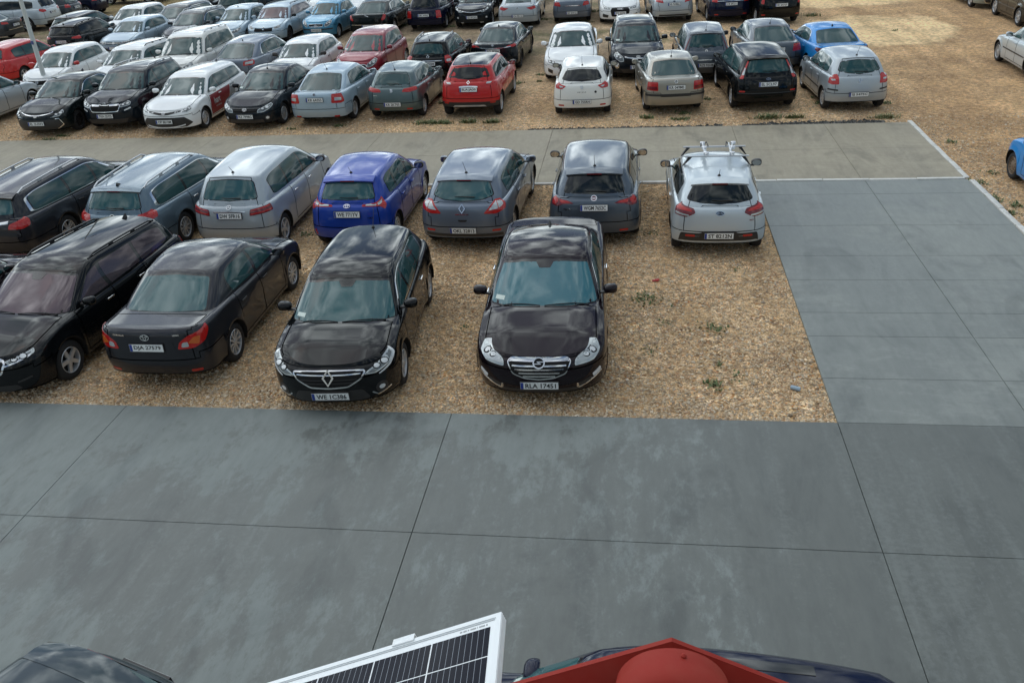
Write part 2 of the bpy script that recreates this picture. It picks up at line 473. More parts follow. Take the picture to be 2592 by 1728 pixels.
        for i in range(n - 1):
            a, b = G[i][0], G[i + 1][0]
            S.face([S.vid(a[0], a[1] * .985, a[2], 1), S.vid(b[0], b[1] * .985, b[2], 1), S.vid(b[0], -b[1] * .985, b[2], 1), S.vid(a[0], -a[1] * .985, a[2], 1)][::-1], 'under')
            for sg in (1, -1):
                ids = [I[sg, i, 0], I[sg, i + 1, 0], S.vid(b[0], sg * b[1] * .985, b[2], 1), S.vid(a[0], sg * a[1] * .985, a[2], 1)]
                S.face(ids if sg < 0 else ids[::-1], 'under')
    def zroof(S, s, y):
        d = S.d
        if s < d['pks']: z = d['H'] - (d['H'] - d['rfz']) * (min(1.25, (d['pks'] - s) / (d['pks'] - d['rfs']))) ** 1.9
        else: z = d['H'] - (d['H'] - d['rrz']) * (min(1.25, (s - d['pks']) / (d['rrs'] - d['pks']))) ** 1.9
        return z - d['crown'] * (abs(y) / (d['W'] / 2 * d['wgt'])) ** 2.2
    def gh(S):
        d = S.d; Wm = d['W'] / 2
        nF, nS, nR = 9, 15, 8
        def outline(sf_, sr_, a, ar, wf, tap, n):
            fs, fy = superarc(a, 1, n, nF); rs, ry = superarc(ar, 1, 3.0, nR)
            ss = np.concatenate([sf_ + fs, np.linspace(sf_ + a, sr_ - ar, nS + 2)[1:-1], (sr_ - rs)[::-1]])
            yy = np.concatenate([fy, np.ones(nS), ry[::-1]])
            u = (ss - sf_) / (sr_ - sf_)
            w = wf * (1 - tap[0] * np.clip((.40 - u) / .40, 0, 1) ** 2 - tap[1] * np.clip((u - .40) / .60, 0, 1) ** 2)
            return ss, yy * w * Wm
        bs, by = outline(d['cs'], d['rbs'], d['agb'], .24, .925, (.03, .10), 2.5)
        ts, ty = outline(d['rfs'], d['rrs'], d['agt'], .14, d['wgt'], (.04, .09), 2.7)
        n = len(bs); S.nF, S.nS, S.nR, S.gn = nF, nS, nR, n
        ks = [0, .16, .32, .48, .64, .78, .88, .94, .98, 1]
        S.ks = np.array(ks)
        G = []
        for i in range(n):
            j0, j1 = max(i - 1, 0), min(i + 1, n - 1)
            tx, tyy = bs[j1] - bs[j0], by[j1] - by[j0]; l = math.hypot(tx, tyy)
            nx, ny = -tyy / l, tx / l
            if i == 0: nx, ny = -1, 0
            if i == n - 1: nx, ny = 1, 0
            ex = (1.06 if nx < 0 else d['re']) * abs(nx) + 1.30 * abs(ny); ex /= abs(nx) + abs(ny)
            zB = S.ztub(bs[i], by[i]) - .05
            zT0 = S.zroof(ts[i], ty[i])
            row = []
            for k in ks:
                a = k ** ex
                q = max(0, (k - .88) / .12)
                ins = .05 * q * q * (abs(ny) + .3 * abs(nx))
                s = bs[i] + (ts[i] - bs[i]) * a - nx * ins; y = max(0, by[i] + (ty[i] - by[i]) * a - ny * ins)
                kz = k if k < .88 else .88 + .12 * math.sin(q * math.pi / 2)
                row.append([s, y, zB + (zT0 - zB) * kz])
            row[-1][2] = S.zroof(row[-1][0], row[-1][1]) - .0
            row[-2][2] = min(row[-2][2], row[-1][2] - .004); row[-3][2] = min(row[-3][2], row[-1][2] - .014)
            G.append(row)
        S.G = np.array(G)
        hatch = d['rbs'] > d['L'] - .3
        K = len(ks)
        I = {}
        for sg in (1, -1):
            for i in range(n):
                for k in range(K): s, y, z = G[i][k]; I[sg, i, k] = S.vid(s, sg * y, z, 2)
        S.GI = I
        for sg in (1, -1):
            for i in range(n - 1):
                for k in range(K - 1):
                    ids = [I[sg, i, k], I[sg, i, k + 1], I[sg, i + 1, k + 1], I[sg, i + 1, k]]
                    t = 'body'
                    if hatch and i >= nF + nS + 2 and k < K - 3: t = 'tailgate'
                    S.face(ids if sg < 0 else ids[::-1], t)
        vs = [1, .85, .62, .32, 0, -.32, -.62, -.85, -1]
        rows = []
        for i in range(n):
            s, y, z = G[i][-1]; r = []
            for v in vs:
                r.append(I[1 if v > 0 else -1, i, K - 1] if abs(v) == 1 else S.vid(s, v * y, S.zroof(s, v * y), 2))
            rows.append(r)
        for i in range(n - 1):
            for j in range(len(vs) - 1):
                S.face([rows[i][j], rows[i][j + 1], rows[i + 1][j + 1], rows[i + 1][j]][::-1], 'roof')
    # --- lattice evaluation on the cabin: i index (float), k fraction -> position, normal
    def gev(S, fi, k, sg=1):
        fi = min(max(fi, 0), S.gn - 1.0001); i = int(fi); a = fi - i
        kk = float(np.interp(k, S.ks, range(len(S.ks)))); kk = min(kk, len(S.ks) - 1.0001); j = int(kk); b = kk - j
        P = np.zeros(3); Nn = np.zeros(3)
        for (di, wi) in ((0, 1 - a), (1, a)):
            for (dj, wj) in ((0, 1 - b), (1, b)):
                v = S.GI[sg, i + di, j + dj]; P += wi * wj * S.V[v]; Nn += wi * wj * S.N[v]
        return Vector(P), Vector(Nn).normalized()
    def m_front(S, v, k):  # windscreen: v -1..1
        return S.gev(abs(v) * (S.nF - 1), k, 1 if v >= 0 else -1)
    def m_rear(S, v, k):
        return S.gev(S.gn - 1 - abs(v) * (S.nR - 1), k, 1 if v >= 0 else -1)
    def m_side(S, sg):
        return lambda f, k: S.gev(S.nF - 1 + f * (S.nS + 1), k, sg)
    def hit(S, o, dr):
        p, n, idx, dist = S.bvh.ray_cast(o, dr)
        if p is None: return None
        f = S.F[idx]; w = [1 / max((p - Vector(S.V[i])).length, 1e-4) for i in f]
        nn = Vector((0, 0, 0))
        for a, i in zip(w, f): nn += a * Vector(S.N[i])
        nn.normalize()
        if nn.dot(dr) > 0: nn = -nn
        if nn.dot(Vector(n)) < .5 and Vector(n).dot(dr) < 0: nn = Vector(n)
        return p, nn
    def m_wrap(S, end, el=15):
        arc, ss, ys = S.oarc; tot = arc[-1]; te = math.tan(R(el)); L = S.d['L']
        def f(u, z):
            a = abs(u); a = a if end == 'F' else tot - a
            s, y = float(np.interp(a, arc, ss)), float(np.interp(a, arc, ys))
            e = .05
            s0, y0 = np.interp(a - e, arc, ss), np.interp(a - e, arc, ys); s1, y1 = np.interp(a + e, arc, ss), np.interp(a + e, arc, ys)
            l = math.hypot(s1 - s0, y1 - y0) + 1e-9
            nx, ny = -(y1 - y0) / l, (s1 - s0) / l
            if a < e: nx, ny = -1, 0
            if tot - a < e: nx, ny = 1, 0
            if (end == 'F' and abs(u) < .35) or (end == 'R' and abs(u) < .35): nx, ny = (-1 if end == 'F' else 1), ny * abs(u) / .35
            sg = 1 if u >= 0 else -1
            n = Vector((-nx, ny * sg, 0)).normalized()
            o = Vector((L / 2 - s, y * sg, z)) + n * 1.2 + Vector((0, 0, 1.2 * te))
            dr = (-n - Vector((0, 0, te))).normalized()
            return S.hit(o, dr)
        return f
    def m_tubside(S, sg):
        return lambda s, z: S.hit(Vector((S.d['L'] / 2 - s, sg * 2.0, z)), Vector((0, -sg, 0)))
    def m_top(S):
        return lambda s, y: S.hit(Vector((S.d['L'] / 2 - s, y, 3)), Vector((0, 0, -1)))
    def part_mesh(S, name, tags, mats, mfun=None, seam=None):
        fs = [i for i, t in enumerate(S.T) if t in tags]
        if not fs: return None
        use = sorted(set(v for i in fs for v in S.F[i])); mp = {v: j for j, v in enumerate(use)}
        V = [S.V[v] for v in use]; Nn = [S.N[v] for v in use]
        F = [[mp[v] for v in S.F[i]] for i in fs]
        mi = [mfun(S.V[list(S.F[i])].mean(0), S.T[i]) if mfun else 0 for i in fs]
        if seam is not None:
            cnt = {}
            for f in F:
                for a, b in zip(f, f[1:] + f[:1]): cnt[frozenset((a, b))] = cnt.get(frozenset((a, b)), 0) + 1
            bd = [(a, b) for f in F for a, b in zip(f, f[1:] + f[:1]) if cnt[frozenset((a, b))] == 1]
            dirs = {}
            for a, b in bd:
                t = Vector(V[b] - V[a]).normalized()
                for w in (a, b):
                    dirs[w] = dirs.get(w, Vector((0, 0, 0))) + Vector(Nn[w]).cross(t)
            base = len(V); idx = {}
            for w, dv in dirs.items():
                dv = dv.normalized() if dv.length > 1e-6 else Vector((0, 0, 0)); nn = Vector(Nn[w]); p = Vector(V[w]) + nn * .0022
                idx[w] = len(V); V += [np.array(p + dv * .0075), np.array(p - dv * .0055)]; Nn += [Nn[w], Nn[w]]
            for a, b in bd:
                F.append([idx[a], idx[b], idx[b] + 1, idx[a] + 1]); mi.append(seam)
        return mesh(name, V, F, mats, mi, Nn)

def patch(name, mp, poly, h, mats, parent, off=.004, skirt=.012, closed=True):
    """a panel that follows the shell: outline in surface coordinates, raised by off, with a real edge"""
    P2, F2 = fill(poly, h)
    V = []; Nn = []; ok = []
    for p in P2:
        r = mp(*p); ok.append(r is not None)
        if r is None: r = (Vector((0, 0, 0)), Vector((0, 0, 1)))
        V.append(r[0] + r[1] * off); Nn.append(r[1])
    F = []
    for f in F2:
        if not all(ok[i] for i in f): continue
        a, b, c = (V[i] for i in f)
        g = (b - a).cross(c - a)
        n = Nn[f[0]] + Nn[f[1]] + Nn[f[2]]
        if max((a - b).length, (b - c).length, (a - c).length) > .45: continue
        F.append(f if g.dot(n) > 0 else f[::-1])
    if not F: return None
    cnt = {}
    for f in F:
        for a, b in zip(f, f[1:] + f[:1]): cnt[frozenset((a, b))] = cnt.get(frozenset((a, b)), 0) + 1
    bd = [(a, b) for f in F for a, b in zip(f, f[1:] + f[:1]) if cnt[frozenset((a, b))] == 1]
    dn = {}
    for a, b in bd:
        for w in (a, b):
            if w not in dn: dn[w] = len(V); V.append(V[w] - Nn[w] * skirt); Nn.append(Nn[w])
    F = [tuple(f) for f in F] + [(b, a, dn[a], dn[b]) for a, b in bd]
    return new_obj(name, mesh(name, V, F, mats, None, Nn), parent)

def grow(poly, d):
    n = len(poly); out = []
    ar = sum(poly[i][0] * poly[(i + 1) % n][1] - poly[(i + 1) % n][0] * poly[i][1] for i in range(n))
    sg = 1 if ar > 0 else -1
    for i in range(n):
        p0, p1, p2 = (np.array(poly[j % n], float) for j in (i - 1, i, i + 1))
        e1, e2 = p1 - p0, p2 - p1
        n1 = np.array([e1[1], -e1[0]]) / (np.hypot(*e1) + 1e-9); n2 = np.array([e2[1], -e2[0]]) / (np.hypot(*e2) + 1e-9)
        m = n1 + n2; m = m / (np.hypot(*m) + 1e-9)
        out.append(tuple(p1 + sg * m * d / max(.45, float(m @ n1))))
    return out

def symm(half):
    return [(u, z) for u, z in half] + [(-u, z) for u, z in half[::-1] if u > 1e-6]

# ------------------------------------------------------------------ wheels, mirrors, emblems (shared meshes)
CACHE = {}
def tyre_mesh():
    if 'tyre' not in CACHE:
        b = MB(); w = .1
        b.lathe([(.205, -w + .01), (.24, -w), (.295, -w + .005), (.313, -w + .03), (.32, -.05), (.32, .05), (.313, w - .03), (.295, w - .005), (.24, w), (.208, w - .012), (.205, w - .03)], 28)
        CACHE['tyre'] = mesh('wheel', b.V, b.F, TYRE, None, None, True, 50)
        bm = bmesh.new(); bm.from_mesh(CACHE['tyre']); bmesh.ops.recalc_face_normals(bm, faces=bm.faces[:]); bm.to_mesh(CACHE['tyre']); bm.free()
    return CACHE['tyre']

def rim_mesh(style):
    k = 'rim' + style
    if k in CACHE: return CACHE[k]
    b = MB()
    b.lathe([(.209, .0), (.209, .088), (.203, .094), (.196, .088), (.188, .05), (.186, -.03)], 28, 0)
    if style in ('steel', 'hub'):
        b.lathe([(.19, .06), (.165, .082), (.12, .074), (.09, .088), (.05, .092), (.045, .098), (0, .1)], 28, 0)
        nn = 12 if style == 'steel' else 9
        for i in range(nn):
            q = 2 * math.pi * i / nn
            b.lathe([(.016, .0), (.016, .003), (0.0001, .003)], 10, 1)
            for v in b.V[-30:]: v += Vector((.142 * math.cos(q), .078, .142 * math.sin(q)))
    else:
        b.lathe([(.187, .01), (.1, .015), (.0001, .02)], 20, 1)
        n, wi, wo_, dbl = dict(a5=(5, .036, .030, 0), a7=(7, .024, .022, 0), a10=(10, .016, .017, 0), d5=(5, .012, .014, 1), d7=(7, .010, .010, 1), k10=(10, .015, .018, 0))[style]
        for i in range(n):
            for o in ((-1, 1) if dbl else (0,)):
                q = 2 * math.pi * i / n; c, s = math.cos(q), math.sin(q)
                V = []
                for r_, w_, h_, of in ((.03, wi, .082, o * .018), (.12, (wi + wo_) / 2, .074, o * .024), (.195, wo_, .080, o * .034)):
                    for t in (-w_, w_):
                        for hh in (h_, h_ - .03):
                            V.append((r_ * c - (t + of) * s, hh, r_ * s + (t + of) * c))
                F = []
                for j in (0, 4): F += [(j, j + 2, j + 6, j + 4), (j + 1, j + 5, j + 7, j + 3), (j, j + 4, j + 5, j + 1), (j + 2, j + 3, j + 7, j + 6)]
                b.add(V, F, 0)
        b.lathe([(.05, .05), (.05, .084), (.035, .09), (.0001, .09)], 16, 0)
    m0 = {'k10': ALLOY_D, 'steel': STEEL}.get(style, ALLOY)
    me = mesh('rim', b.V, b.F, [m0, UNDER], b.M, None, True, 35)
    bm = bmesh.new(); bm.from_mesh(me); bmesh.ops.recalc_face_normals(bm, faces=bm.faces[:]); bm.to_mesh(me); bm.free()
    CACHE[k] = me
    return me

def strokes(lines, w, th=.006):
    """flat raised ribbons from 2D polylines: (closed, pts)"""
    b = MB()
    for closed, pts in lines:
        P = [np.array(p, float) for p in pts]; n = len(P)
        V = []
        for i in range(n):
            a = P[(i - 1) % n] if (closed or i > 0) else P[i]; c = P[(i + 1) % n] if (closed or i < n - 1) else P[i]
            t = c - a; t /= np.hypot(*t) + 1e-9; nn = np.array([-t[1], t[0]]) * w / 2
            for q in (P[i] + nn, P[i] - nn): V += [(q[0], q[1], th), (q[0], q[1], 0)]
        F = []
        for i in range(n if closed else n - 1):
            j = (i + 1) % n; A, B = i * 4, j * 4
            F += [(A, B, B + 2, A + 2), (A, A + 1, B + 1, B), (A + 2, B + 2, B + 3, A + 3)]
        b.add(V, F)
    return b

def ell(a, b, cx=0, cy=0, n=20): return [(cx + a * math.cos(2 * math.pi * i / n), cy + b * math.sin(2 * math.pi * i / n)) for i in range(n)]

def emblem_mesh(kind):
    k = 'emb' + kind
    if k in CACHE: return CACHE[k]
    mats = [CHROME, SEAM]
    def disc(b, pts, z, m): b.add([(x, y, z) for x, y in pts], [tuple(range(len(pts)))], m)
    if kind == 'diamond':
        b = strokes([(True, [(0, .085), (.055, 0), (0, -.085), (-.055, 0)])], .024, .012)
    elif kind == 'bolt':
        b = strokes([(True, ell(.058, .058))], .013, .012); b2 = strokes([(False, [(-.062, -.011), (.024, -.011), (-.024, .011), (.062, .011)])], .009, .01); b.add(b2.V, b2.F)
        disc(b, ell(.058, .058), .002, 1)
    elif kind == 'ovals':
        b = strokes([(True, ell(.065, .043)), (True, ell(.022, .036)), (True, ell(.045, .016, 0, .018))], .009, .01)
    elif kind == 'vw':
        b = strokes([(True, ell(.052, .052)), (False, [(-.03, .04), (0, -.005), (.03, .04)]), (False, [(-.045, .015), (-.02, -.038), (0, .0), (.02, -.038), (.045, .015)])], .009, .01); disc(b, ell(.05, .05), .002, 1)
    elif kind == 'arrow':
        b = strokes([(True, ell(.045, .045)), (False, [(-.02, -.02), (.01, .02), (.025, -.005)])], .010, .01); disc(b, ell(.044, .044), .002, 1)
    elif kind == 'oval':
        b = strokes([(True, ell(.068, .034)), (False, [(-.03, .0), (.03, .004)])], .010, .01); disc(b, ell(.066, .032), .002, 1)
    elif kind == 'oval_text':
        b = strokes([(True, ell(.072, .038)), (False, [(-.045, -.014), (-.045, .016)]), (False, [(-.022, .016), (-.042, 0), (-.022, -.014)]), (False, [(-.005, -.014), (-.005, .016)]), (False, [(.015, -.014), (.03, .016), (.046, -.014)])], .008, .01); disc(b, ell(.07, .036), .002, 1)
    elif kind == 'star':
        b = strokes([(True, ell(.048, .048)), (False, [(0, .048), (0, 0), (-.041, -.024)]), (False, [(0, 0), (.041, -.024)])], .008, .01)
    elif kind == 'rings':
        b = strokes([(True, ell(.034, .034, x)) for x in (-.078, -.026, .026, .078)], .009, .01)
    elif kind == 'ess':
        b = strokes([(False, [(.045, .045), (-.04, .045), (-.045, .01), (.035, .01), (.04, -.042), (-.045, -.042)])], .022, .012)
    elif kind == 'shield':
        b = strokes([(True, ell(.048, .050))], .012, .012)
        b.add([(x, y, .004) for x, y in ell(.045, .047)], [tuple(range(20))], 2)
        b2 = strokes([(False, [(x, -.02), (x, .02)]) for x in (-.024, -.008, .008, .024)], .008, .007); b.add(b2.V, b2.F)
        mats = [CHROME, SEAM, DRED]
    elif kind == 'cat':
        b = strokes([(False, [(-.06, .02), (-.02, .012), (.02, -.002), (.06, -.02)])], .014, .01)
    elif kind == 'aitch':
        b = strokes([(True, ell(.066, .036)), (False, [(-.02, -.024), (-.028, .024)]), (False, [(.03, .024), (.02, -.024)]), (False, [(-.022, -.004), (.024, .004)])], .010, .01)
    else:
        b = strokes([(True, ell(.045, .045)), (False, [(-.04, 0), (.04, 0)])], .012, .01)
    me = mesh('emblem', b.V, b.F, mats, b.M, None, False)
    CACHE[k] = me
    return me

def frame_at(p, n, yaw_only=False):
    """matrix whose +Z is the surface normal and +Y points up"""
    n = Vector(n).normalized(); u = Vector((0, 0, 1)); x = u.cross(n).normalized(); y = n.cross(x)
    return Matrix(((x.x, y.x, n.x, p.x), (x.y, y.y, n.y, p.y), (x.z, y.z, n.z, p.z), (0, 0, 0, 1)))

def mirror_mesh(col):
    k = 'mir' + col
    if k not in CACHE:
        b = MB(); V = []; F = []
        nu, nv = 14, 9
        for i in range(nv + 1):
            th = math.pi * i / nv
            for j in range(nu):
                q = 2 * math.pi * j / nu
                x = math.sin(th) * math.cos(q); z = math.sin(th) * math.sin(q); y = math.cos(th)
                x, y, z = (np.sign(t) * abs(t) ** .75 for t in (x, y, z))
                V.append((max(x * .085, -.045), .115 + y * .105, .075 + z * (.070 + .012 * y)))
        for i in range(nv):
            for j in range(nu): F.append((i * nu + j, i * nu + (j + 1) % nu, (i + 1) * nu + (j + 1) % nu, (i + 1) * nu + j))
        b.add(V, F, 0)
        b.box(-.03, .035, -.06, .08, .0, .03, 1, None, .01)
        me = mesh('wing_mirror', b.V, b.F, [paint(col) if col in PAINTS else BLACK, BLACK], b.M, None, True, 40)
        bm = bmesh.new(); bm.from_mesh(me); bmesh.ops.recalc_face_normals(bm, faces=bm.faces[:]); bm.to_mesh(me); bm.free()
        CACHE[k] = me
        g = MB(); g.add([(-.047, .115 + x, .075 + y) for x, y in ell(.088, .058)], [tuple(range(20))[::-1]])
        CACHE['mirglass'] = CACHE.get('mirglass') or mesh('mirror_glass', g.V, g.F, MIRG, None, None, False)
    return CACHE[k]

def plate_objs(text, mtx, root, align='C', two_line=False):
    w, h = .52, .114
    b = MB(); b.box(-w / 2 - .008, w / 2 + .008, -h / 2 - .008, h / 2 + .008, -.02, .004, 0, mtx)
    hold = b.build('plate_holder', BLACK, root, False)
    b = MB(); b.box(-w / 2, w / 2, -h / 2, h / 2, .0, .008, 0, mtx)
    o = b.build('number_plate', PLW, root, False)
    b = MB(); b.box(-w / 2 + .003, -w / 2 + .042, -h / 2 + .003, h / 2 - .003, .008, .0095, 0, mtx)
    b.build('plate_band', PLB, o, False)
    if text:
        V, F = text_geo(text, .42, .078, align)
        V = [mtx @ Vector((v[0] + .018, v[1], .0098)) for v in V]
        new_obj('plate_lettering', mesh('plate_lettering', V, F, INK, None, None, False), o)
    hold.parent = o
    return o
# ------------------------------------------------------------------ ground
def tex(m, space='Object'):
    t, N, L, b = nodes(m)
    tc = N('ShaderNodeTexCoord')
    return t, N, L, b, tc.outputs[space]
def noise(N, L, vec, scale, detail=5, rough=.55, dist=0, sv=None):
    if sv:
        mp = N('ShaderNodeMapping'); mp.inputs['Scale'].default_value = sv[:3]
        if len(sv) > 3: mp.inputs['Rotation'].default_value = (0, 0, R(sv[3]))
        L(vec, mp.inputs['Vector']); vec = mp.outputs[0]
    n = N('ShaderNodeTexNoise'); n.inputs['Scale'].default_value = scale; n.inputs['Detail'].default_value = detail; n.inputs['Roughness'].default_value = rough; n.inputs['Distortion'].default_value = dist
    L(vec, n.inputs['Vector']); return n.outputs['Fac']
def ramp(N, L, fac, stops):
    r = N('ShaderNodeValToRGB'); L(fac, r.inputs['Fac']); e = r.color_ramp.elements
    while len(e) < len(stops): e.new(.5)
    for k, (p, c) in enumerate(stops):
        e[k].position = p; e[k].color = (*c, 1) if len(c) == 3 else c
    return r.outputs['Color']
def mixc(N, L, f, a, b, mode='MIX'):
    m = N('ShaderNodeMix'); m.data_type = 'RGBA'; m.blend_type = mode
    for s, v in (('Factor', f), ('A', a), ('B', b)):
        if isinstance(v, (int, float)): m.inputs[s].default_value = v
        elif isinstance(v, tuple): m.inputs[s].default_value = (*v, 1)
        else: L(v, m.inputs[s])
    return m.outputs['Result']
def mth(N, L, op, a, b=0.0, clamp=False):
    m = N('ShaderNodeMath'); m.operation = op; m.use_clamp = clamp
    for i, v in enumerate((a, b)):
        if isinstance(v, (int, float)): m.inputs[i].default_value = v
        else: L(v, m.inputs[i])
    return m.outputs[0]
def bump(N, L, b, h, strength, dist=.02):
    bp = N('ShaderNodeBump'); bp.inputs['Strength'].default_value = strength; bp.inputs['Distance'].default_value = dist
    L(h, bp.inputs['Height']); L(bp.outputs[0], b.inputs['Normal'])

STONES = [(0, (.09, .075, .06)), (.14, (.34, .19, .07)), (.28, (.56, .42, .25)), (.40, (.26, .23, .20)), (.52, (.62, .50, .34)), (.64, (.46, .36, .25)), (.74, (.86, .74, .54)), (.84, (.30, .29, .27)), (.92, (.46, .20, .065)), (1, (.95, .88, .74))]
def gravel_mat():
    m = mat('gravel', (.3, .2, .1), .95)
    t, N, L, b, co = tex(m)
    vo = N('ShaderNodeTexVoronoi'); vo.inputs['Scale'].default_value = 30; L(co, vo.inputs['Vector'])
    vo2 = N('ShaderNodeTexVoronoi'); vo2.inputs['Scale'].default_value = 55; L(co, vo2.inputs['Vector'])
    s1 = N('ShaderNodeSeparateColor'); L(vo.outputs['Color'], s1.inputs[0]); s2 = N('ShaderNodeSeparateColor'); L(vo2.outputs['Color'], s2.inputs[0])
    c1 = ramp(N, L, s1.outputs[0], STONES); c2 = ramp(N, L, s2.outputs[0], STONES)
    big = noise(N, L, co, .55, 5, .6)
    sel = ramp(N, L, noise(N, L, co, 1.3, 4, .6), [(.42, (0, 0, 0)), (.58, (1, 1, 1))])
    c = mixc(N, L, sel, c1, c2)
    sand = ramp(N, L, noise(N, L, co, .9, 6, .65, .3), [(.46, (0, 0, 0)), (.66, (1, 1, 1))])
    c = mixc(N, L, mth(N, L, 'MULTIPLY', sand, .55), c, (.50, .38, .23))
    # far, greyer part of the lot to the left and behind, warmer sand to the right
    sp = N('ShaderNodeSeparateXYZ'); L(co, sp.inputs[0])
    wob = mth(N, L, 'MULTIPLY', mth(N, L, 'SUBTRACT', noise(N, L, co, .16, 5, .6), .5), 14.0)
    ym = N('ShaderNodeMapRange'); L(mth(N, L, 'ADD', sp.outputs[1], wob), ym.inputs[0]); ym.inputs[1].default_value = 30; ym.inputs[2].default_value = 36
    xm = N('ShaderNodeMapRange'); L(mth(N, L, 'ADD', sp.outputs[0], wob), xm.inputs[0]); xm.inputs[1].default_value = 2.5; xm.inputs[2].default_value = -2.5
    g = mth(N, L, 'MULTIPLY', ym.outputs[0], xm.outputs[0])
    grey = mixc(N, L, big, (.115, .11, .095), (.27, .25, .22))
    grey = mixc(N, L, .30, grey, c)
    c = mixc(N, L, mth(N, L, 'MULTIPLY', g, .92), c, grey)
    # thin green film where weeds start, behind the third row
    gr = ramp(N, L, noise(N, L, co, .34, 7, .68, .4), [(.50, (0, 0, 0)), (.62, (1, 1, 1))])
    gm = N('ShaderNodeMapRange'); L(sp.outputs[1], gm.inputs[0]); gm.inputs[1].default_value = 31; gm.inputs[2].default_value = 38
    xg = N('ShaderNodeMapRange'); L(sp.outputs[0], xg.inputs[0]); xg.inputs[1].default_value = 8.5; xg.inputs[2].default_value = 5.5
    gm2 = mth(N, L, 'MULTIPLY', mth(N, L, 'MULTIPLY', gr, gm.outputs[0]), mth(N, L, 'MULTIPLY', xg.outputs[0], .65))
    c = mixc(N, L, gm2, c, (.075, .095, .035))
    # dry straw coloured grass further back on the left
    dy = N('ShaderNodeMapRange'); L(mth(N, L, 'ADD', sp.outputs[1], wob), dy.inputs[0]); dy.inputs[1].default_value = 47; dy.inputs[2].default_value = 52
    dx = N('ShaderNodeMapRange'); L(sp.outputs[0], dx.inputs[0]); dx.inputs[1].default_value = -12; dx.inputs[2].default_value = -20
    c = mixc(N, L, mth(N, L, 'MULTIPLY', mth(N, L, 'MULTIPLY', dy.outputs[0], dx.outputs[0]), .75), c, mixc(N, L, big, (.14, .13, .05), (.36, .28, .13)))
    # the bare right hand side: fine sandy gravel, with one pale spread
    rx = N('ShaderNodeMapRange'); L(mth(N, L, 'ADD', sp.outputs[0], mth(N, L, 'MULTIPLY', wob, .25)), rx.inputs[0]); rx.inputs[1].default_value = 6.2; rx.inputs[2].default_value = 9
    c = mixc(N, L, mth(N, L, 'MULTIPLY', rx.outputs[0], .5), c, mixc(N, L, big, (.30, .17, .07), (.50, .35, .19)))
    for cx, cy, rx_, ry_ in ((9.6, 38.2, 3.0, 3.6), (9.8, 46.5, 3.6, 2.6)):
        dx_ = mth(N, L, 'DIVIDE', mth(N, L, 'SUBTRACT', sp.outputs[0], cx), rx_); dy_ = mth(N, L, 'DIVIDE', mth(N, L, 'SUBTRACT', sp.outputs[1], cy), ry_)
        q = mth(N, L, 'ADD', mth(N, L, 'MULTIPLY', dx_, dx_), mth(N, L, 'MULTIPLY', dy_, dy_))
        q = mth(N, L, 'ADD', q, mth(N, L, 'MULTIPLY', mth(N, L, 'SUBTRACT', noise(N, L, co, .8, 5), .5), 1.6))
        mk = N('ShaderNodeMapRange'); L(q, mk.inputs[0]); mk.inputs[1].default_value = 1.1; mk.inputs[2].default_value = .7
        c = mixc(N, L, mth(N, L, 'MULTIPLY', mk.outputs[0], .75), c, (.80, .67, .44))
    c = mixc(N, L, .8, c, ramp(N, L, big, [(.3, (.62, .60, .58)), (.7, (1.15, 1.12, 1.08))]), 'MULTIPLY')
    c = mixc(N, L, 1.0, c, ramp(N, L, noise(N, L, co, 7, 3, .75), [(.30, (.52, .50, .48)), (.52, (1, 1, 1)), (.70, (1.38, 1.35, 1.3))]), 'MULTIPLY')
    rut = noise(N, L, co, 1.0, 3, .5, .3, (1.3, .10, 1, 0))
    c = mixc(N, L, .55, c, ramp(N, L, rut, [(.40, (.70, .66, .62)), (.55, (1, 1, 1))]), 'MULTIPLY')
    c = mixc(N, L, 1.0, c, (1.56, 1.41, 1.21), 'MULTIPLY')
    L(c, b.inputs['Base Color'])
    hh = mth(N, L, 'ADD', mth(N, L, 'MULTIPLY', vo.outputs['Distance'], -1.0), mth(N, L, 'MULTIPLY', vo2.outputs['Distance'], -.5))
    bump(N, L, b, hh, .9, .03)
    return m

def grid_sheet(name, x0, x1, y0, y1, z, m, n=1):
    V = []; F = []
    for j in range(n + 1):
        for i in range(n + 1): V.append((x0 + (x1 - x0) * i / n, y0 + (y1 - y0) * j / n, z))
    for j in range(n):
        for i in range(n): a = j * (n + 1) + i; F.append((a, a + 1, a + n + 2, a + n + 1))
    o = new_obj(name, mesh(name, V, F, m, None, None, False)); tag(o, kind='structure'); return o
GM = gravel_mat()
grid_sheet('ground', -400, 400, -200, 700, -.03, GM)

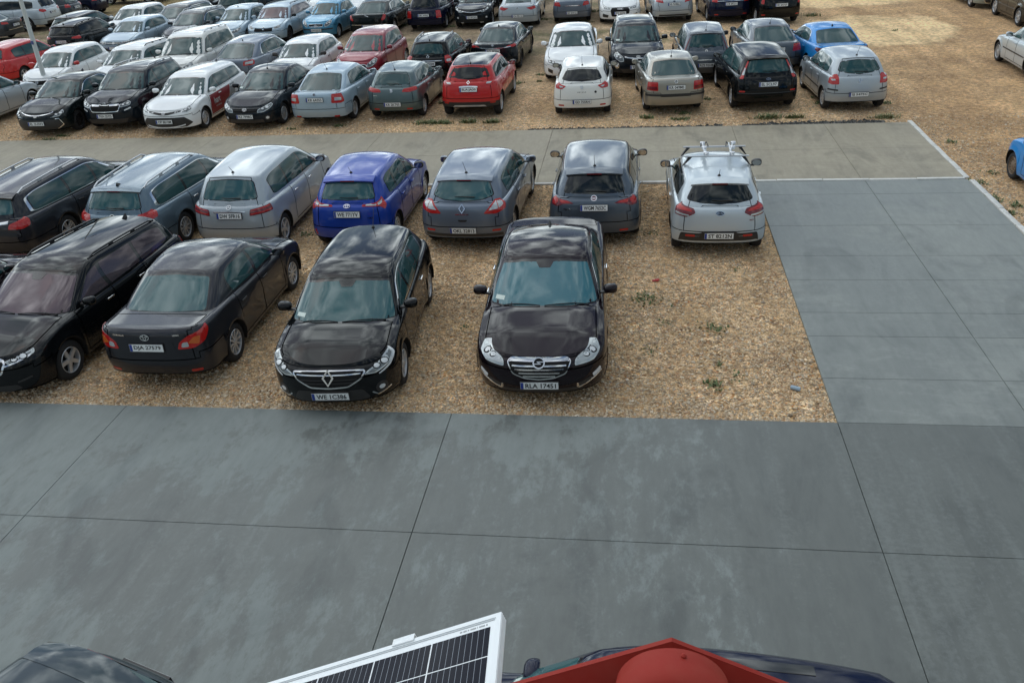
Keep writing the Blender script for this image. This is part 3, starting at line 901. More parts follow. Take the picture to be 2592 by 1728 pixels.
def concrete(name, base, light, dark, mask, streak, rough=.55, patch_amt=1.0):
    m = mat(name, base, rough)
    t, N, L, b, co = tex(m)
    big = noise(N, L, co, .35, 5, .55)
    c = mixc(N, L, big, dark, base)
    fine = noise(N, L, co, 9, 6, .7, 0, (1, .25, 1, 0))
    # dry bloom: ragged pale patches pulled out along the driving direction
    rag = noise(N, L, co, 2.4, 12, .74, .25, streak)
    reg = noise(N, L, co, .20, 3, .5, .2)
    rag = mth(N, L, 'ADD', mth(N, L, 'MULTIPLY', rag, .72), mth(N, L, 'MULTIPLY', noise(N, L, co, 9, 6, .7, .2, streak), .28))
    f = mth(N, L, 'ADD', rag, mth(N, L, 'MULTIPLY', mth(N, L, 'SUBTRACT', reg, .5), .9))
    if mask:
        sp = N('ShaderNodeSeparateXYZ'); L(co, sp.inputs[0])
        mr = N('ShaderNodeMapRange'); L(sp.outputs[0], mr.inputs[0]); mr.inputs[1].default_value = mask[0]; mr.inputs[2].default_value = mask[1]; mr.inputs[3].default_value = mask[2]; mr.inputs[4].default_value = mask[3]
        f = mth(N, L, 'ADD', f, mr.outputs[0])
    if mask:
        my = N('ShaderNodeMapRange'); L(sp.outputs[1], my.inputs[0]); my.inputs[1].default_value = 7.3; my.inputs[2].default_value = 9.6; my.inputs[4].default_value = .075
        f = mth(N, L, 'ADD', f, my.outputs[0])
    pm_ = ramp(N, L, f, [(.495, (0, 0, 0)), (.565, (1, 1, 1))])
    soft = ramp(N, L, f, [(.38, (0, 0, 0)), (.62, (1, 1, 1))])
    f2 = mth(N, L, 'MULTIPLY', mth(N, L, 'ADD', mth(N, L, 'MULTIPLY', pm_, .62), mth(N, L, 'MULTIPLY', soft, .38)), patch_amt)
    c = mixc(N, L, f2, c, light)
    # damp, darker clouds and tyre marks
    st = ramp(N, L, noise(N, L, co, .9, 7, .62, .9, (1, .55, 1, 20)), [(.52, (1, 1, 1)), (.66, (.66, .67, .68))])
    c = mixc(N, L, .8, c, st, 'MULTIPLY')
    tr = ramp(N, L, noise(N, L, co, 2.2, 3, .5, 0, (1, .06, 1, 0)), [(.50, (1, 1, 1)), (.75, (.84, .85, .87))])
    c = mixc(N, L, .7, c, tr, 'MULTIPLY')
    c = mixc(N, L, .5, c, ramp(N, L, fine, [(.3, (.78, .78, .78)), (.7, (1.18, 1.18, 1.18))]), 'MULTIPLY')
    pale = ramp(N, L, mth(N, L, 'ADD', mth(N, L, 'MULTIPLY', noise(N, L, co, 3.2, 4, .6, .15, (1, .045, 1, 3)), .6), mth(N, L, 'MULTIPLY', noise(N, L, co, 14, 5, .7), .4)), [(.53, (0, 0, 0)), (.62, (1, 1, 1))])
    c = mixc(N, L, mth(N, L, 'MULTIPLY', pale, .30), c, light)
    sp_ = noise(N, L, co, 60, 2, .5)
    c = mixc(N, L, .6, c, ramp(N, L, sp_, [(.70, (1, 1, 1)), (.78, (.6, .6, .6))]), 'MULTIPLY')
    L(c, b.inputs['Base Color'])
    rr = N('ShaderNodeMapRange'); L(f2, rr.inputs[0]); rr.inputs[3].default_value = rough - .12; rr.inputs[4].default_value = rough + .16
    L(rr.outputs[0], b.inputs['Roughness'])
    bump(N, L, b, mth(N, L, 'ADD', fine, mth(N, L, 'MULTIPLY', sp_, .4)), .12, .004)
    return m
M_APRON = concrete('concrete_damp', (.129, .139, .126), (.212, .235, .222), (.108, .118, .108), (-6, 1.5, .09, -.13), (1, .5, 1, -24))
M_SIDE = concrete('concrete_blue', (.212, .228, .208), (.268, .284, .262), (.155, .168, .155), None, (.5, 1, 1, 10), .5, .8)
M_ROAD = concrete('concrete_warm', (.325, .287, .208), (.42, .378, .285), (.28, .246, .18), None, (.35, 1, 1, 4), .75, .45)

def slabs(name, xs, ys, m, skip=()):
    b = MB(); g = .006
    for i in range(len(xs) - 1):
        for j in range(len(ys) - 1):
            a, c, e, f = xs[i] + g, xs[i + 1] - g, ys[j] + g, ys[j + 1] - g
            V = [(a, e, 0), (c, e, 0), (c, f, 0), (a, f, 0), (a - .003, e - .003, -.006), (c + .003, e - .003, -.006), (c + .003, f + .003, -.006), (a - .003, f + .003, -.006), (a - .003, e - .003, -.2), (c + .003, e - .003, -.2), (c + .003, f + .003, -.2), (a - .003, f + .003, -.2)]
            F = [(0, 1, 2, 3)]
            for k in range(4):
                l = (k + 1) % 4; F += [(4 + k, 4 + l, l, k), (8 + k, 8 + l, 4 + l, 4 + k)]
            b.add(V, F)
    o = new_obj(name, mesh(name, b.V, b.F, m, None, None, False)); tag(o, kind='structure'); return o
XR = 7.24
JT = mat('joint_dirt', (.02, .02, .018), .95)
slabs('concrete_apron', [-42.4, -37.3, -32.4, -27.3, -22.4, -17.3, -12.35, -7.33, -2.48, 2.665, 5.08, XR], [-12.5, -7.5, -2.5, 0, 2.5, 5.0, 7.47, 9.93], M_APRON)
slabs('side_pavement', [2.665, 5.08, XR], [9.93, 11.05, 12.3, 13.1, 14.35, 15.4, 16.9, 18.72, 19.62], M_SIDE)
slabs('back_road', [-47.3, -42.3, -37.3, -32.3, -27.3, -22.3, -17.3, -12.3, -7.25, -2.3, 2.6, 5.03, 7.2], [19.72, 22.03, 24.33], M_ROAD)
for nm, x0, x1, y0, y1 in (('joint_bed', -42, XR, -12, 9.93), ('joint_bed', 2.67, XR, 9.9, 19.64), ('joint_bed', -47, 7.2, 19.72, 24.33)):
    grid_sheet(nm, x0, x1, y0, y1, -.014 if y0 < 5 else (-.018 if y0 < 15 else -.016), JT)
# narrow kerb stones, flush and pale
M_KERB = mat('kerb_stone', (.56, .55, .50), .8)
t_, N_, L_, b_, co_ = tex(M_KERB)
L_(mixc(N_, L_, noise(N_, L_, co_, 7, 6, .7), (.42, .41, .37), (.86, .85, .80)), b_.inputs['Base Color'])
def kerb(name, p, q, n, w=.10, z=.014):
    b = MB(); d = (Vector(q) - Vector(p)); ln = d.length; d.normalize(); e = Vector((-d.y, d.x, 0)) * w / 2
    M = Matrix(((d.x, e.normalized().x, 0, p[0]), (d.y, e.normalized().y, 0, p[1]), (0, 0, 1, 0), (0, 0, 0, 1)))
    for i in range(n):
        dz = rng.uniform(-.006, .006); dy = rng.uniform(-.008, .008)
        b.box(ln * i / n + .008, ln * (i + 1) / n - .008, -w / 2 + dy, w / 2 + dy, -.15, z + dz, 0, M, .006)
    o = b.build(name, M_KERB, None, True, 30); tag(o, kind='structure'); return o
kerb('kerb', (-30, 19.67, 0), (7.2, 19.67, 0), 37)
kerb('kerb', (7.26, 24.45, 0), (7.26, 19.72, 0), 8, .11)
kerb('kerb', (7.30, 19.55, 0), (7.34, 11.5, 0), 9, .11)

# loose stones on the nearest gravel
def octa(c, r, q, fl):
    ax = [Vector((1, 0, 0)), Vector((0, 1, 0)), Vector((0, 0, 1))]
    cs, sn = math.cos(q), math.sin(q)
    out = []
    for v in ((1, .1, .0), (-1, -.2, .1), (.15, .75, .0), (-.1, -.8, .05), (.2, .1, fl), (-.1, .05, -fl)):
        x, y, z = v[0] * rng.uniform(.75, 1.15), v[1] * rng.uniform(.75, 1.15), v[2]
        out.append((c[0] + r * (x * cs - y * sn), c[1] + r * (x * sn + y * cs), c[2] + r * z))
    return out
OF = [(0, 2, 4), (2, 1, 4), (1, 3, 4), (3, 0, 4), (2, 0, 5), (1, 2, 5), (3, 1, 5), (0, 3, 5)]
def scatter(name, n, sampler, rr, m, label=None):
    V = []; F = []
    for i in range(n):
        x, y = sampler(); r = rng.uniform(*rr) * (1 if rng.random() < .9 else 1.5)
        o = len(V); V += octa((x, y, -.030 + r * .18), r, rng.uniform(0, 6.3), rng.uniform(.4, .75)); F += [(a + o, b + o, c + o) for a, b, c in OF]
    o = new_obj(name, mesh(name, V, F, m, None, None, False)); tag(o, label, kind='stuff'); return o
M_ST = mat('loose_stone', (.3, .22, .13), .9)
t_, N_, L_, b_, co_ = tex(M_ST); g_ = N_('ShaderNodeNewGeometry')
L_(mixc(N_, L_, .35, ramp(N_, L_, g_.outputs['Random Per Island'], STONES), (.66, .50, .32)), b_.inputs['Base Color'])
def near_bay():
    while True:
        x = rng.uniform(-13.5, 2.64); y = 9.96 + 9.6 * rng.random() ** 1.7
        if rng.random() < .35 + .65 * (.5 + .5 * math.sin(x * 1.7 + 2 * math.sin(y * 1.1)) * math.cos(y * 1.4 + x * .3)): return x, y
scatter('gravel', 42000, near_bay, (.010, .032), M_ST, 'loose tan and grey stones covering the parking bay')
scatter('gravel', 260, lambda: (rng.uniform(-13, 2.6), 9.93 - .35 * rng.random() ** 3), (.006, .016), M_ST, 'small stones strayed onto the concrete edge')
scatter('gravel', 7000, lambda: (rng.uniform(-24, 7.2), 24.36 + 2.2 * rng.random() ** 1.6), (.012, .034), M_ST, 'loose stones along the far edge of the back road')
scatter('gravel', 5000, lambda: (7.42 + 3.5 * rng.random() ** 1.5, rng.uniform(12, 25)), (.012, .034), M_ST, 'loose stones beside the right hand kerb')
M_RB = mat('asphalt_crumb', (.035, .036, .036), .9)
t_, N_, L_, b_, co_ = tex(M_RB); g_ = N_('ShaderNodeNewGeometry')
L_(ramp(N_, L_, g_.outputs['Random Per Island'], [(0, (.018, .02, .018)), (.7, (.06, .062, .06)), (1, (.20, .19, .17))]), b_.inputs['Base Color'])
def crumb():
    while True:
        x = rng.uniform(-3, 6.6)
        if x < 2.2 and rng.random() < .72: continue
        if 2.35 < x < 2.9 : continue
        return x, 24.36 + abs(rng.gauss(0, .13 if x > 3.4 else .06))
scatter('rubble', 1900, crumb, (.02, .055), M_RB, 'dark broken asphalt crumbs along the far edge of the back road')

# ------------------------------------------------------------------ weeds
GRS = [mat('grass_%d' % i, c, .7) for i, c in enumerate(((.10, .145, .05), (.14, .175, .07), (.26, .25, .12)))]
def tuft(px, py, w, h, n, label, dry=0, zone=None, spread=1.0):
    p = at(px, py, -.03); b = MB()
    for i in range(n):
        x, y = rng.gauss(0, w * .26), rng.gauss(0, w * .26 * spread); q = rng.uniform(0, 6.3); hh = h * rng.uniform(.25, .8); ln = rng.uniform(.6, 1.6) * hh
        dx, dy = math.cos(q), math.sin(q); wd = rng.uniform(.010, .022)
        V = [(x - dy * wd, y + dx * wd, 0), (x + dy * wd, y - dx * wd, 0), (x + dx * ln * .45 + dy * wd * .8, y + dy * ln * .45 - dx * wd * .8, hh * .65), (x + dx * ln * .45 - dy * wd * .8, y + dy * ln * .45 + dx * wd * .8, hh * .65), (x + dx * ln, y + dy * ln, hh * .9)]
        b.add(V, [(0, 1, 2, 3), (3, 2, 4)], rng.choice((0, 0, 1, 1, 2) if not dry else (1, 2, 2)))
    o = b.build('weed_tuft', GRS, None, False); o.location = p
    tag(o, label, 'weed', 'weeds growing through the gravel'); return o
tuft(1637, 760, .55, 0.070, 102, 'largest green weed tuft beside the aubergine saloon')
tuft(1680, 815, .30, 0.042, 24, 'small flat weed just below the largest tuft beside the aubergine saloon')
tuft(1808, 832, .40, 0.070, 54, 'weed tuft in the middle of the empty gravel bay')
tuft(1805, 974, .22, 0.098, 42, 'upright bright green weed nearest the concrete in the empty bay')
tuft(1870, 955, .30, 0.042, 24, 'flat weed patch right of the upright one in the empty bay')
tuft(1645, 885, .30, 0.042, 24, 'flat weed beside the front wheel of the aubergine saloon')
tuft(1820, 925, .16, 0.056, 18, 'small sprig of weed above the upright one in the empty bay')
tuft(1860, 682, .14, 0.042, 12, 'tiny green sprig behind the silver car with roof rack')
tuft(1652, 588, .40, 0.049, 42, 'weed patch between the slate grey hatchback and the silver car with roof rack')
tuft(772, 595, .25, 0.056, 30, 'weed tuft between the silver tall hatchback and the royal blue hatchback')
tuft(665, 818, .25, 0.042, 24, 'weed beside the front wheel of the dark grey saloon')
tuft(1180, 830, .25, 0.035, 18, 'faint weed between the two front facing black cars')
for i, (px, py, w, h, n, l) in enumerate([
    (1091, 313, .9, .16, 190, 'broad tuft on the edge of the back road behind the blue grey hatchback'),
    (1127, 313, .5, .14, 100, 'second tuft on the road edge right of the broad one'),
    (1185, 311, .5, .18, 110, 'tall tuft on the road edge below the red crossover'),
    (1245, 311, .5, .16, 110, 'tuft on the road edge below and right of the red crossover'),
    (859, 321, .35, .13, 60, 'small tuft on the road edge below the silver liftback'),
    (740, 328, .3, .10, 40, 'small tuft on the road edge below the navy saloon'),
    (127, 355, .5, .10, 90, 'tuft on the road edge in front of the black saloon at the left'),
    (158, 345, .5, .08, 70, 'flatter tuft beside the front wheel of the black saloon at the left'),
    (1638, 300, .3, .18, 60, 'thin upright tuft on the road edge below the beige saloon'),
    (1720, 303, .7, .10, 110, 'low tuft on the road edge below and right of the beige saloon'),
    (1945, 300, .8, .20, 170, 'tall tuft at the start of the dark asphalt crumbs'),
    (2010, 299, .5, .18, 100, 'tuft growing among the dark asphalt crumbs'),
    (2235, 299, .7, .18, 140, 'dry pale tuft at the end of the dark asphalt crumbs')]):
    tuft(px, py, w, h, n, l, i == 12, None, .35)
for px, py, w, h, n, l in [
    (1115, 262, .4, .12, 60, 'weed between the grey green hatchback and the red crossover'), (1310, 212, .6, .14, 90, 'weed tuft right of the red crossover'),
    (1366, 207, .3, .12, 50, 'weed left of the white three door hatchback'), (1730, 288, .5, .14, 80, 'weed in front of the beige saloon plate'),
    (1790, 252, .5, .10, 70, 'weed between the beige saloon and the black people carrier'), (2075, 262, .5, .12, 70, 'weed left of the silver hatchback at the row end'),
    (2245, 262, .4, .12, 60, 'weed by the right rear wheel of the silver hatchback at the row end'), (2055, 248, .25, .1, 30, 'sprig between the black people carrier and the silver hatchback'),
    (2404, 360, .3, .12, 50, 'lone weed on the bare gravel beyond the right kerb'), (2265, 78, .3, .12, 30, 'lone weed on the bare gravel at the upper right'),
    (2475, 462, .5, .10, 90, 'weeds beside the corner of the right kerb'), (2520, 505, .5, .10, 80, 'weeds along the right kerb below its corner'), (2560, 540, .5, .10, 80, 'weeds along the right kerb near the frame edge'), (2572, 520, .4, .12, 60, 'weeds below the bare steel wheel'),
    (2510, 438, .4, .10, 50, 'weeds left of the bare steel wheel'), (2055, 40, 1.0, .2, 160, 'grass clump right of the black delivery van'), (1905, 57, .8, .16, 120, 'grass clump between the navy people carrier and the black delivery van'),
    (1500, 30, .9, .2, 130, 'grass clump left of the white saloon with four rings'), (1380, 50, .8, .15, 110, 'grass clump between the silver liftback and the grey blue saloon'), (1140, 68, .8, .15, 120, 'grass clump between the navy estate and the slate crossover'),
    (1020, 66, .7, .15, 100, 'grass clump left of the navy estate'), (1480, 56, 1.2, .12, 140, 'flat grass behind the white saloon with wide windscreen'), (120, 132, 1.6, .18, 260, 'green grass patch behind the lamp post'),
    (60, 128, 1.2, .15, 160, 'green grass patch above the red hatchback'), (1370, 190, .5, .12, 60, 'weed by the white saloon front wheel'), (270, 16, .8, .35, 140, 'tall yellow green weeds behind the parked white hatchback')]:
    tuft(px, py, w * .7, h * .8, int(n * .7), l)

# ------------------------------------------------------------------ litter
p = at(2013, 985, -.02); b = MB(); b.lathe([(.0001, -.07), (.028, -.068), (.031, -.05), (.031, .05), (.026, .066), (.0001, .068)], 14)
o = b.build('bottle', mat('litter_blue', (.30, .40, .48), .3)); o.location = p + Vector((0, 0, .02)); o.rotation_euler = (0, 0, R(60)); tag(o, 'pale blue plastic bottle lying on the gravel near the concrete', 'litter')
p = at(1659, 711, -.02); b = MB(); b.box(-.06, .05, -.03, .03, 0, .02, 0, None, .01); b.box(-.01, .07, -.02, .045, .012, .03, 0, None, .008)
o = b.build('wrapper', mat('litter_red', (.45, .03, .02), .4)); o.location = p; tag(o, 'crumpled red wrapper on the gravel right of the aubergine saloon', 'litter')

# ------------------------------------------------------------------ lamp post
M_POST = mat('post_paint', (.60, .64, .62), .45)
lp = at(129, 252, -.03); root = empty('lamp_post', lp); tag(root, 'white tapering lamp post leaning slightly between the parked rows', 'lamp post')
b = MB(); b.tube([(0, 0, 0), (0, 0, 1.2), (0, 0, 7.5)], [.088, .082, .05], 20); b.build('pole', M_POST, root)
b = MB(); b.box(-.18, .18, -.18, .18, -.02, .02, 0, None, .006); b.lathe([(.11, .02), (.11, .10), (.09, .11)], 18, 0, 'Z'); b.build('base_plate', M_POST, root)
b = MB(); b.box(-.05, .05, -.098, -.07, 1.95, 2.07, 0, None, .004); b.build('label_plate', mat('tag_blue', (.08, .10, .25), .4), root)
b = MB(); b.tube([(0, 0, 7.45), (.0, .1, 7.75), (.0, .7, 7.9)], .035, 10); b.box(-.13, .13, .6, 1.15, 7.86, 7.95, 0, None, .03); b.build('lantern', M_POST, root)

# ------------------------------------------------------------------ red metal roof gable below the camera
M_RED = mat('roof_red', (.30, .016, .012), .55, 0, 0, .12); dirty(M_RED, .22, 14, (.42, .2, .14))
t_, N_, L_, b_, co_ = tex(M_RED); bump(N_, L_, b_, noise(N_, L_, co_, 160, 3), .10, .002)
A = EYE + ray(1700, 1612) * 2.0
def on_plane(px, py, Y): d = ray(px, py); return EYE + d * (Y / d.y)
Lp = on_plane(1290, 1728, A.y); Rp = on_plane(2000, 1728, A.y)
kx = 1.25
Le = A + (Lp - A) * kx; Re = A + (Rp - A) * kx
root = empty('gable_roof', (A.x, A.y, A.z)); tag(root, 'red metal gable roof end below the viewpoint with half round ridge cap', 'roof')
back = Vector((0, -3.2, 0))
b = MB()
dz = Vector((0, 0, -.10)); th = Vector((0, 0, -.04)); fr = Vector((0, -.02, 0))
for E_ in (Le, Re):
    q = [A + dz + fr, E_ + dz + fr, E_ + dz + back, A + dz + back]
    V = [v - A for v in q] + [v - A + th for v in q]
    b.add(V, [(0, 1, 2, 3), (7, 6, 5, 4), (0, 4, 5, 1), (1, 5, 6, 2), (2, 6, 7, 3), (3, 7, 4, 0)])
    # standing ribs of the sheet
    for k in range(1, 12):
        o_ = (E_ - A) * (k / 12) + dz; u = (E_ - A).normalized() * .012
        b.add([o_ + fr - u, o_ + fr + u, o_ + back + u, o_ + back - u, o_ + fr - u * .5 + Vector((0, 0, .022)), o_ + fr + u * .5 + Vector((0, 0, .022)), o_ + back + u * .5 + Vector((0, 0, .022)), o_ + back - u * .5 + Vector((0, 0, .022))], [(0, 1, 5, 4), (4, 5, 6, 7), (0, 4, 7, 3), (1, 2, 6, 5)])
b.build('roof_sheet', M_RED, root, False)
for E_ in (Le, Re):
    b = MB(); u = (E_ - A); q = [Vector((0, 0, 0)), u, u + Vector((0, -.012, 0)), Vector((0, -.012, 0))]
    dn = Vector((0, 0, -.16)); lip = Vector((0, -.030, -.105))
    b.add([q[0], q[1], q[1] + dn, q[0] + dn, q[3], q[2], q[2] + dn, q[3] + dn], [(0, 1, 2, 3), (7, 6, 5, 4), (0, 4, 5, 1), (3, 2, 6, 7), (0, 3, 7, 4), (1, 5, 6, 2)])
    b.add([q[3] + Vector((0, 0, -.002)), q[2] + Vector((0, 0, -.002)), q[2] + lip, q[3] + lip, q[3] + Vector((0, 0, -.008)), q[2] + Vector((0, 0, -.008)), q[2] + lip + Vector((0, 0, -.006)), q[3] + lip + Vector((0, 0, -.006))], [(0, 1, 2, 3), (7, 6, 5, 4), (0, 3, 7, 4), (1, 5, 6, 2), (3, 2, 6, 7), (0, 4, 5, 1)])
    b.build('verge_flashing', M_RED, root, False)
b = MB(); n = 22
def ring(y, r, z0, sq=1.0): return [(r * math.cos(math.pi * i / n), y, z0 + r * sq * math.sin(math.pi * i / n)) for i in range(n + 1)]
prof = [(-.085, .112, -.062), (-.087, .124, -.062), (-.11, .127, -.062), (-.125, .129, -.062), (-.13, .135, -.062), (-.155, .139, -.062), (-.18, .136, -.062), (-.185, .131, -.062), (-.6, .131, -.062), (-3.1, .131, -.062)]
V = []; F = []
for y, r, z in prof: V += ring(y, r, z)
for j in range(len(prof) - 1):
    for i in range(n): a = j * (n + 1) + i; F.append((a, a + 1, a + n + 2, a + n + 1))
b.add(V, F); b.add(ring(-.085, .112, -.062), [tuple(range(n + 1))])
b.build('ridge_cap', M_RED, root)
for sx in (1, -1):
    b = MB(); M = Matrix.Translation((sx * .150, -.150, -.140)) @ Matrix.Rotation(sx * R(14), 4, 'Y')
    b.box(-.03, .03, -.02, .045, -.006, .035, 0, M, .006); b.box(-.034, .034, -3.0, .0, -.008, .004, 0, M, .003)
    b.build('ridge_flange', M_RED, root)
b = MB(); b.lathe([(.006, .0), (.006, .006), (.003, .009), (.0001, .0095)], 10, 0, 'Z'); o = b.build('screw', M_RED, root); o.location = (.02, -.11, .062)
b = MB()
for sx in (1, -1): b.box(.0, .13, -.085, -.045, -.18, -.118, 0, Matrix.Rotation(0, 4, 'Z') @ Matrix.Diagonal((sx, 1, 1, 1)))
b.build('ridge_foam', mat('foam_black', (.02, .02, .02), .95), root, False)
# house wall under the roof
b = MB(); M_WALL = mat('render_wall', (.55, .53, .48), .9)
b.box(-9, 9, -.4, 0, -.1, 3.2, 0); o = b.build('house_wall', M_WALL, None, False); o.location = (0, .25, 0); tag(o, 'plain rendered house wall under the viewpoint', 'wall')

# ------------------------------------------------------------------ solar panel
Cn = EYE + ray(1269.5, 1546.8) * 2.497
av = Vector((-.936, -.119, -.332)).normalized(); bv = Vector((.085, -.99, .115)); bv = (bv - av * bv.dot(av)).normalized(); nv = av.cross(bv)
LA, LB, TH = 1.13, 1.72, .035
root = empty('solar_panel', (0, 0, 0)); root.matrix_world = Matrix(((av.x, bv.x, nv.x, Cn.x), (av.y, bv.y, nv.y, Cn.y), (av.z, bv.z, nv.z, Cn.z), (0, 0, 0, 1)))
tag(root, 'solar panel with white frame and dark cells beside the red roof', 'solar panel')
M_FR = mat('panel_frame', (.84, .87, .87), .35, .05); M_BS = mat('panel_backsheet', (.86, .89, .89), .4)
b = MB(); w = .016
for x0, x1, y0, y1 in ((0, LA, 0, w), (0, LA, LB - w, LB), (0, w, w, LB - w), (LA - w, LA, w, LB - w)): b.box(x0, x1, y0, y1, -TH, .0, 0)
for k in range(4): b.box(-.0018, .0, .002, LB - .002, -TH + .004 + k * .008, -TH + .0075 + k * .008, 0)
b.box(w + .004, LA - w, w + .004, w + .0065, -.004, -.0025, 1)
b.build('frame', [M_FR, mat('frame_groove', (.45, .47, .48), .5)], root, False)
b = MB(); b.box(w, LA - w, w, LB - w, -.012, -.004, 0); b.build('backsheet', M_BS, root, False)
M_CELL = mat('solar_cell', (.004, .005, .012), .16, 0, 0, .12)
t_, N_, L_, b_, co_ = tex(M_CELL)
sp_ = N_('ShaderNodeSeparateXYZ'); L_(co_, sp_.inputs[0])
q_ = mth(N_, L_, 'FRACT', mth(N_, L_, 'DIVIDE', mth(N_, L_, 'SUBTRACT', sp_.outputs[0], .030), .0184)); ln_ = mth(N_, L_, 'LESS_THAN', q_, .075)
L_(mixc(N_, L_, ln_, (.004, .005, .012), (.26, .28, .31)), b_.inputs['Base Color'])
b = MB()
for i in range(5):
    for j in range(13):
        x0 = .030 + i * .184; y0 = .044 + j * .119
        b.box(x0 + .0025, x0 + .1815, y0 + .0025, y0 + .1165, -.004, -.003, 0)
b.build('cells', M_CELL, root, False)
b = MB(); b.box(.275, .345, -.016, .012, .0, .005, 0, None, .0015); b.box(.275, .345, -.016, -.011, -.05, .0, 0); b.build('clamp', M_FR, root, True)
V, F = text_geo('||| |||| || ||||||| | ||||||| ||', .085, .007)
new_obj('serial_label', mesh('serial_label', [(.085 - v[0], .034 - v[1], -.0035) for v in V], F, INK, None, None, False), root)
b = MB(); b.box(.2, LA - .2, .35, .39, -TH - .04, -TH, 0); b.build('mounting_rail', M_FR, root, False)
b = MB(); b.box(.2, LA - .2, 1.3, 1.34, -TH - .04, -TH, 0); b.build('mounting_rail', M_FR, root, False)
# ------------------------------------------------------------------ a whole car
GROUP = 'cars parked in rows on the gravel lot'
NCAR = [0]
HLS = dict(
    swept=[(.46, -.10), (.60, -.04), (.80, .02), (1.05, .08), (1.15, .10), (1.10, .02), (.92, -.06), (.62, -.13)],
    almond=[(.44, -.15), (.48, -.06), (.62, -.01), (.84, .05), (1.10, .10), (1.10, .03), (.92, -.06), (.66, -.15)],
    rect=[(.46, -.14), (.46, .0), (.86, .03), (.98, .0), (.94, -.12)],
    slim=[(.42, -.07), (.60, -.03), (.85, .03), (1.10, .09), (1.08, .03), (.86, -.05), (.60, -.11)],
    tall=[(.50, -.20), (.52, -.08), (.72, .02), (1.0, .12), (1.08, .06), (.90, -.08), (.66, -.19)],
    big=[(.52, -.20), (.56, -.06), (.72, .02), (.95, .11), (1.05, .06), (.98, -.04), (.84, -.14), (.66, -.22)],
)

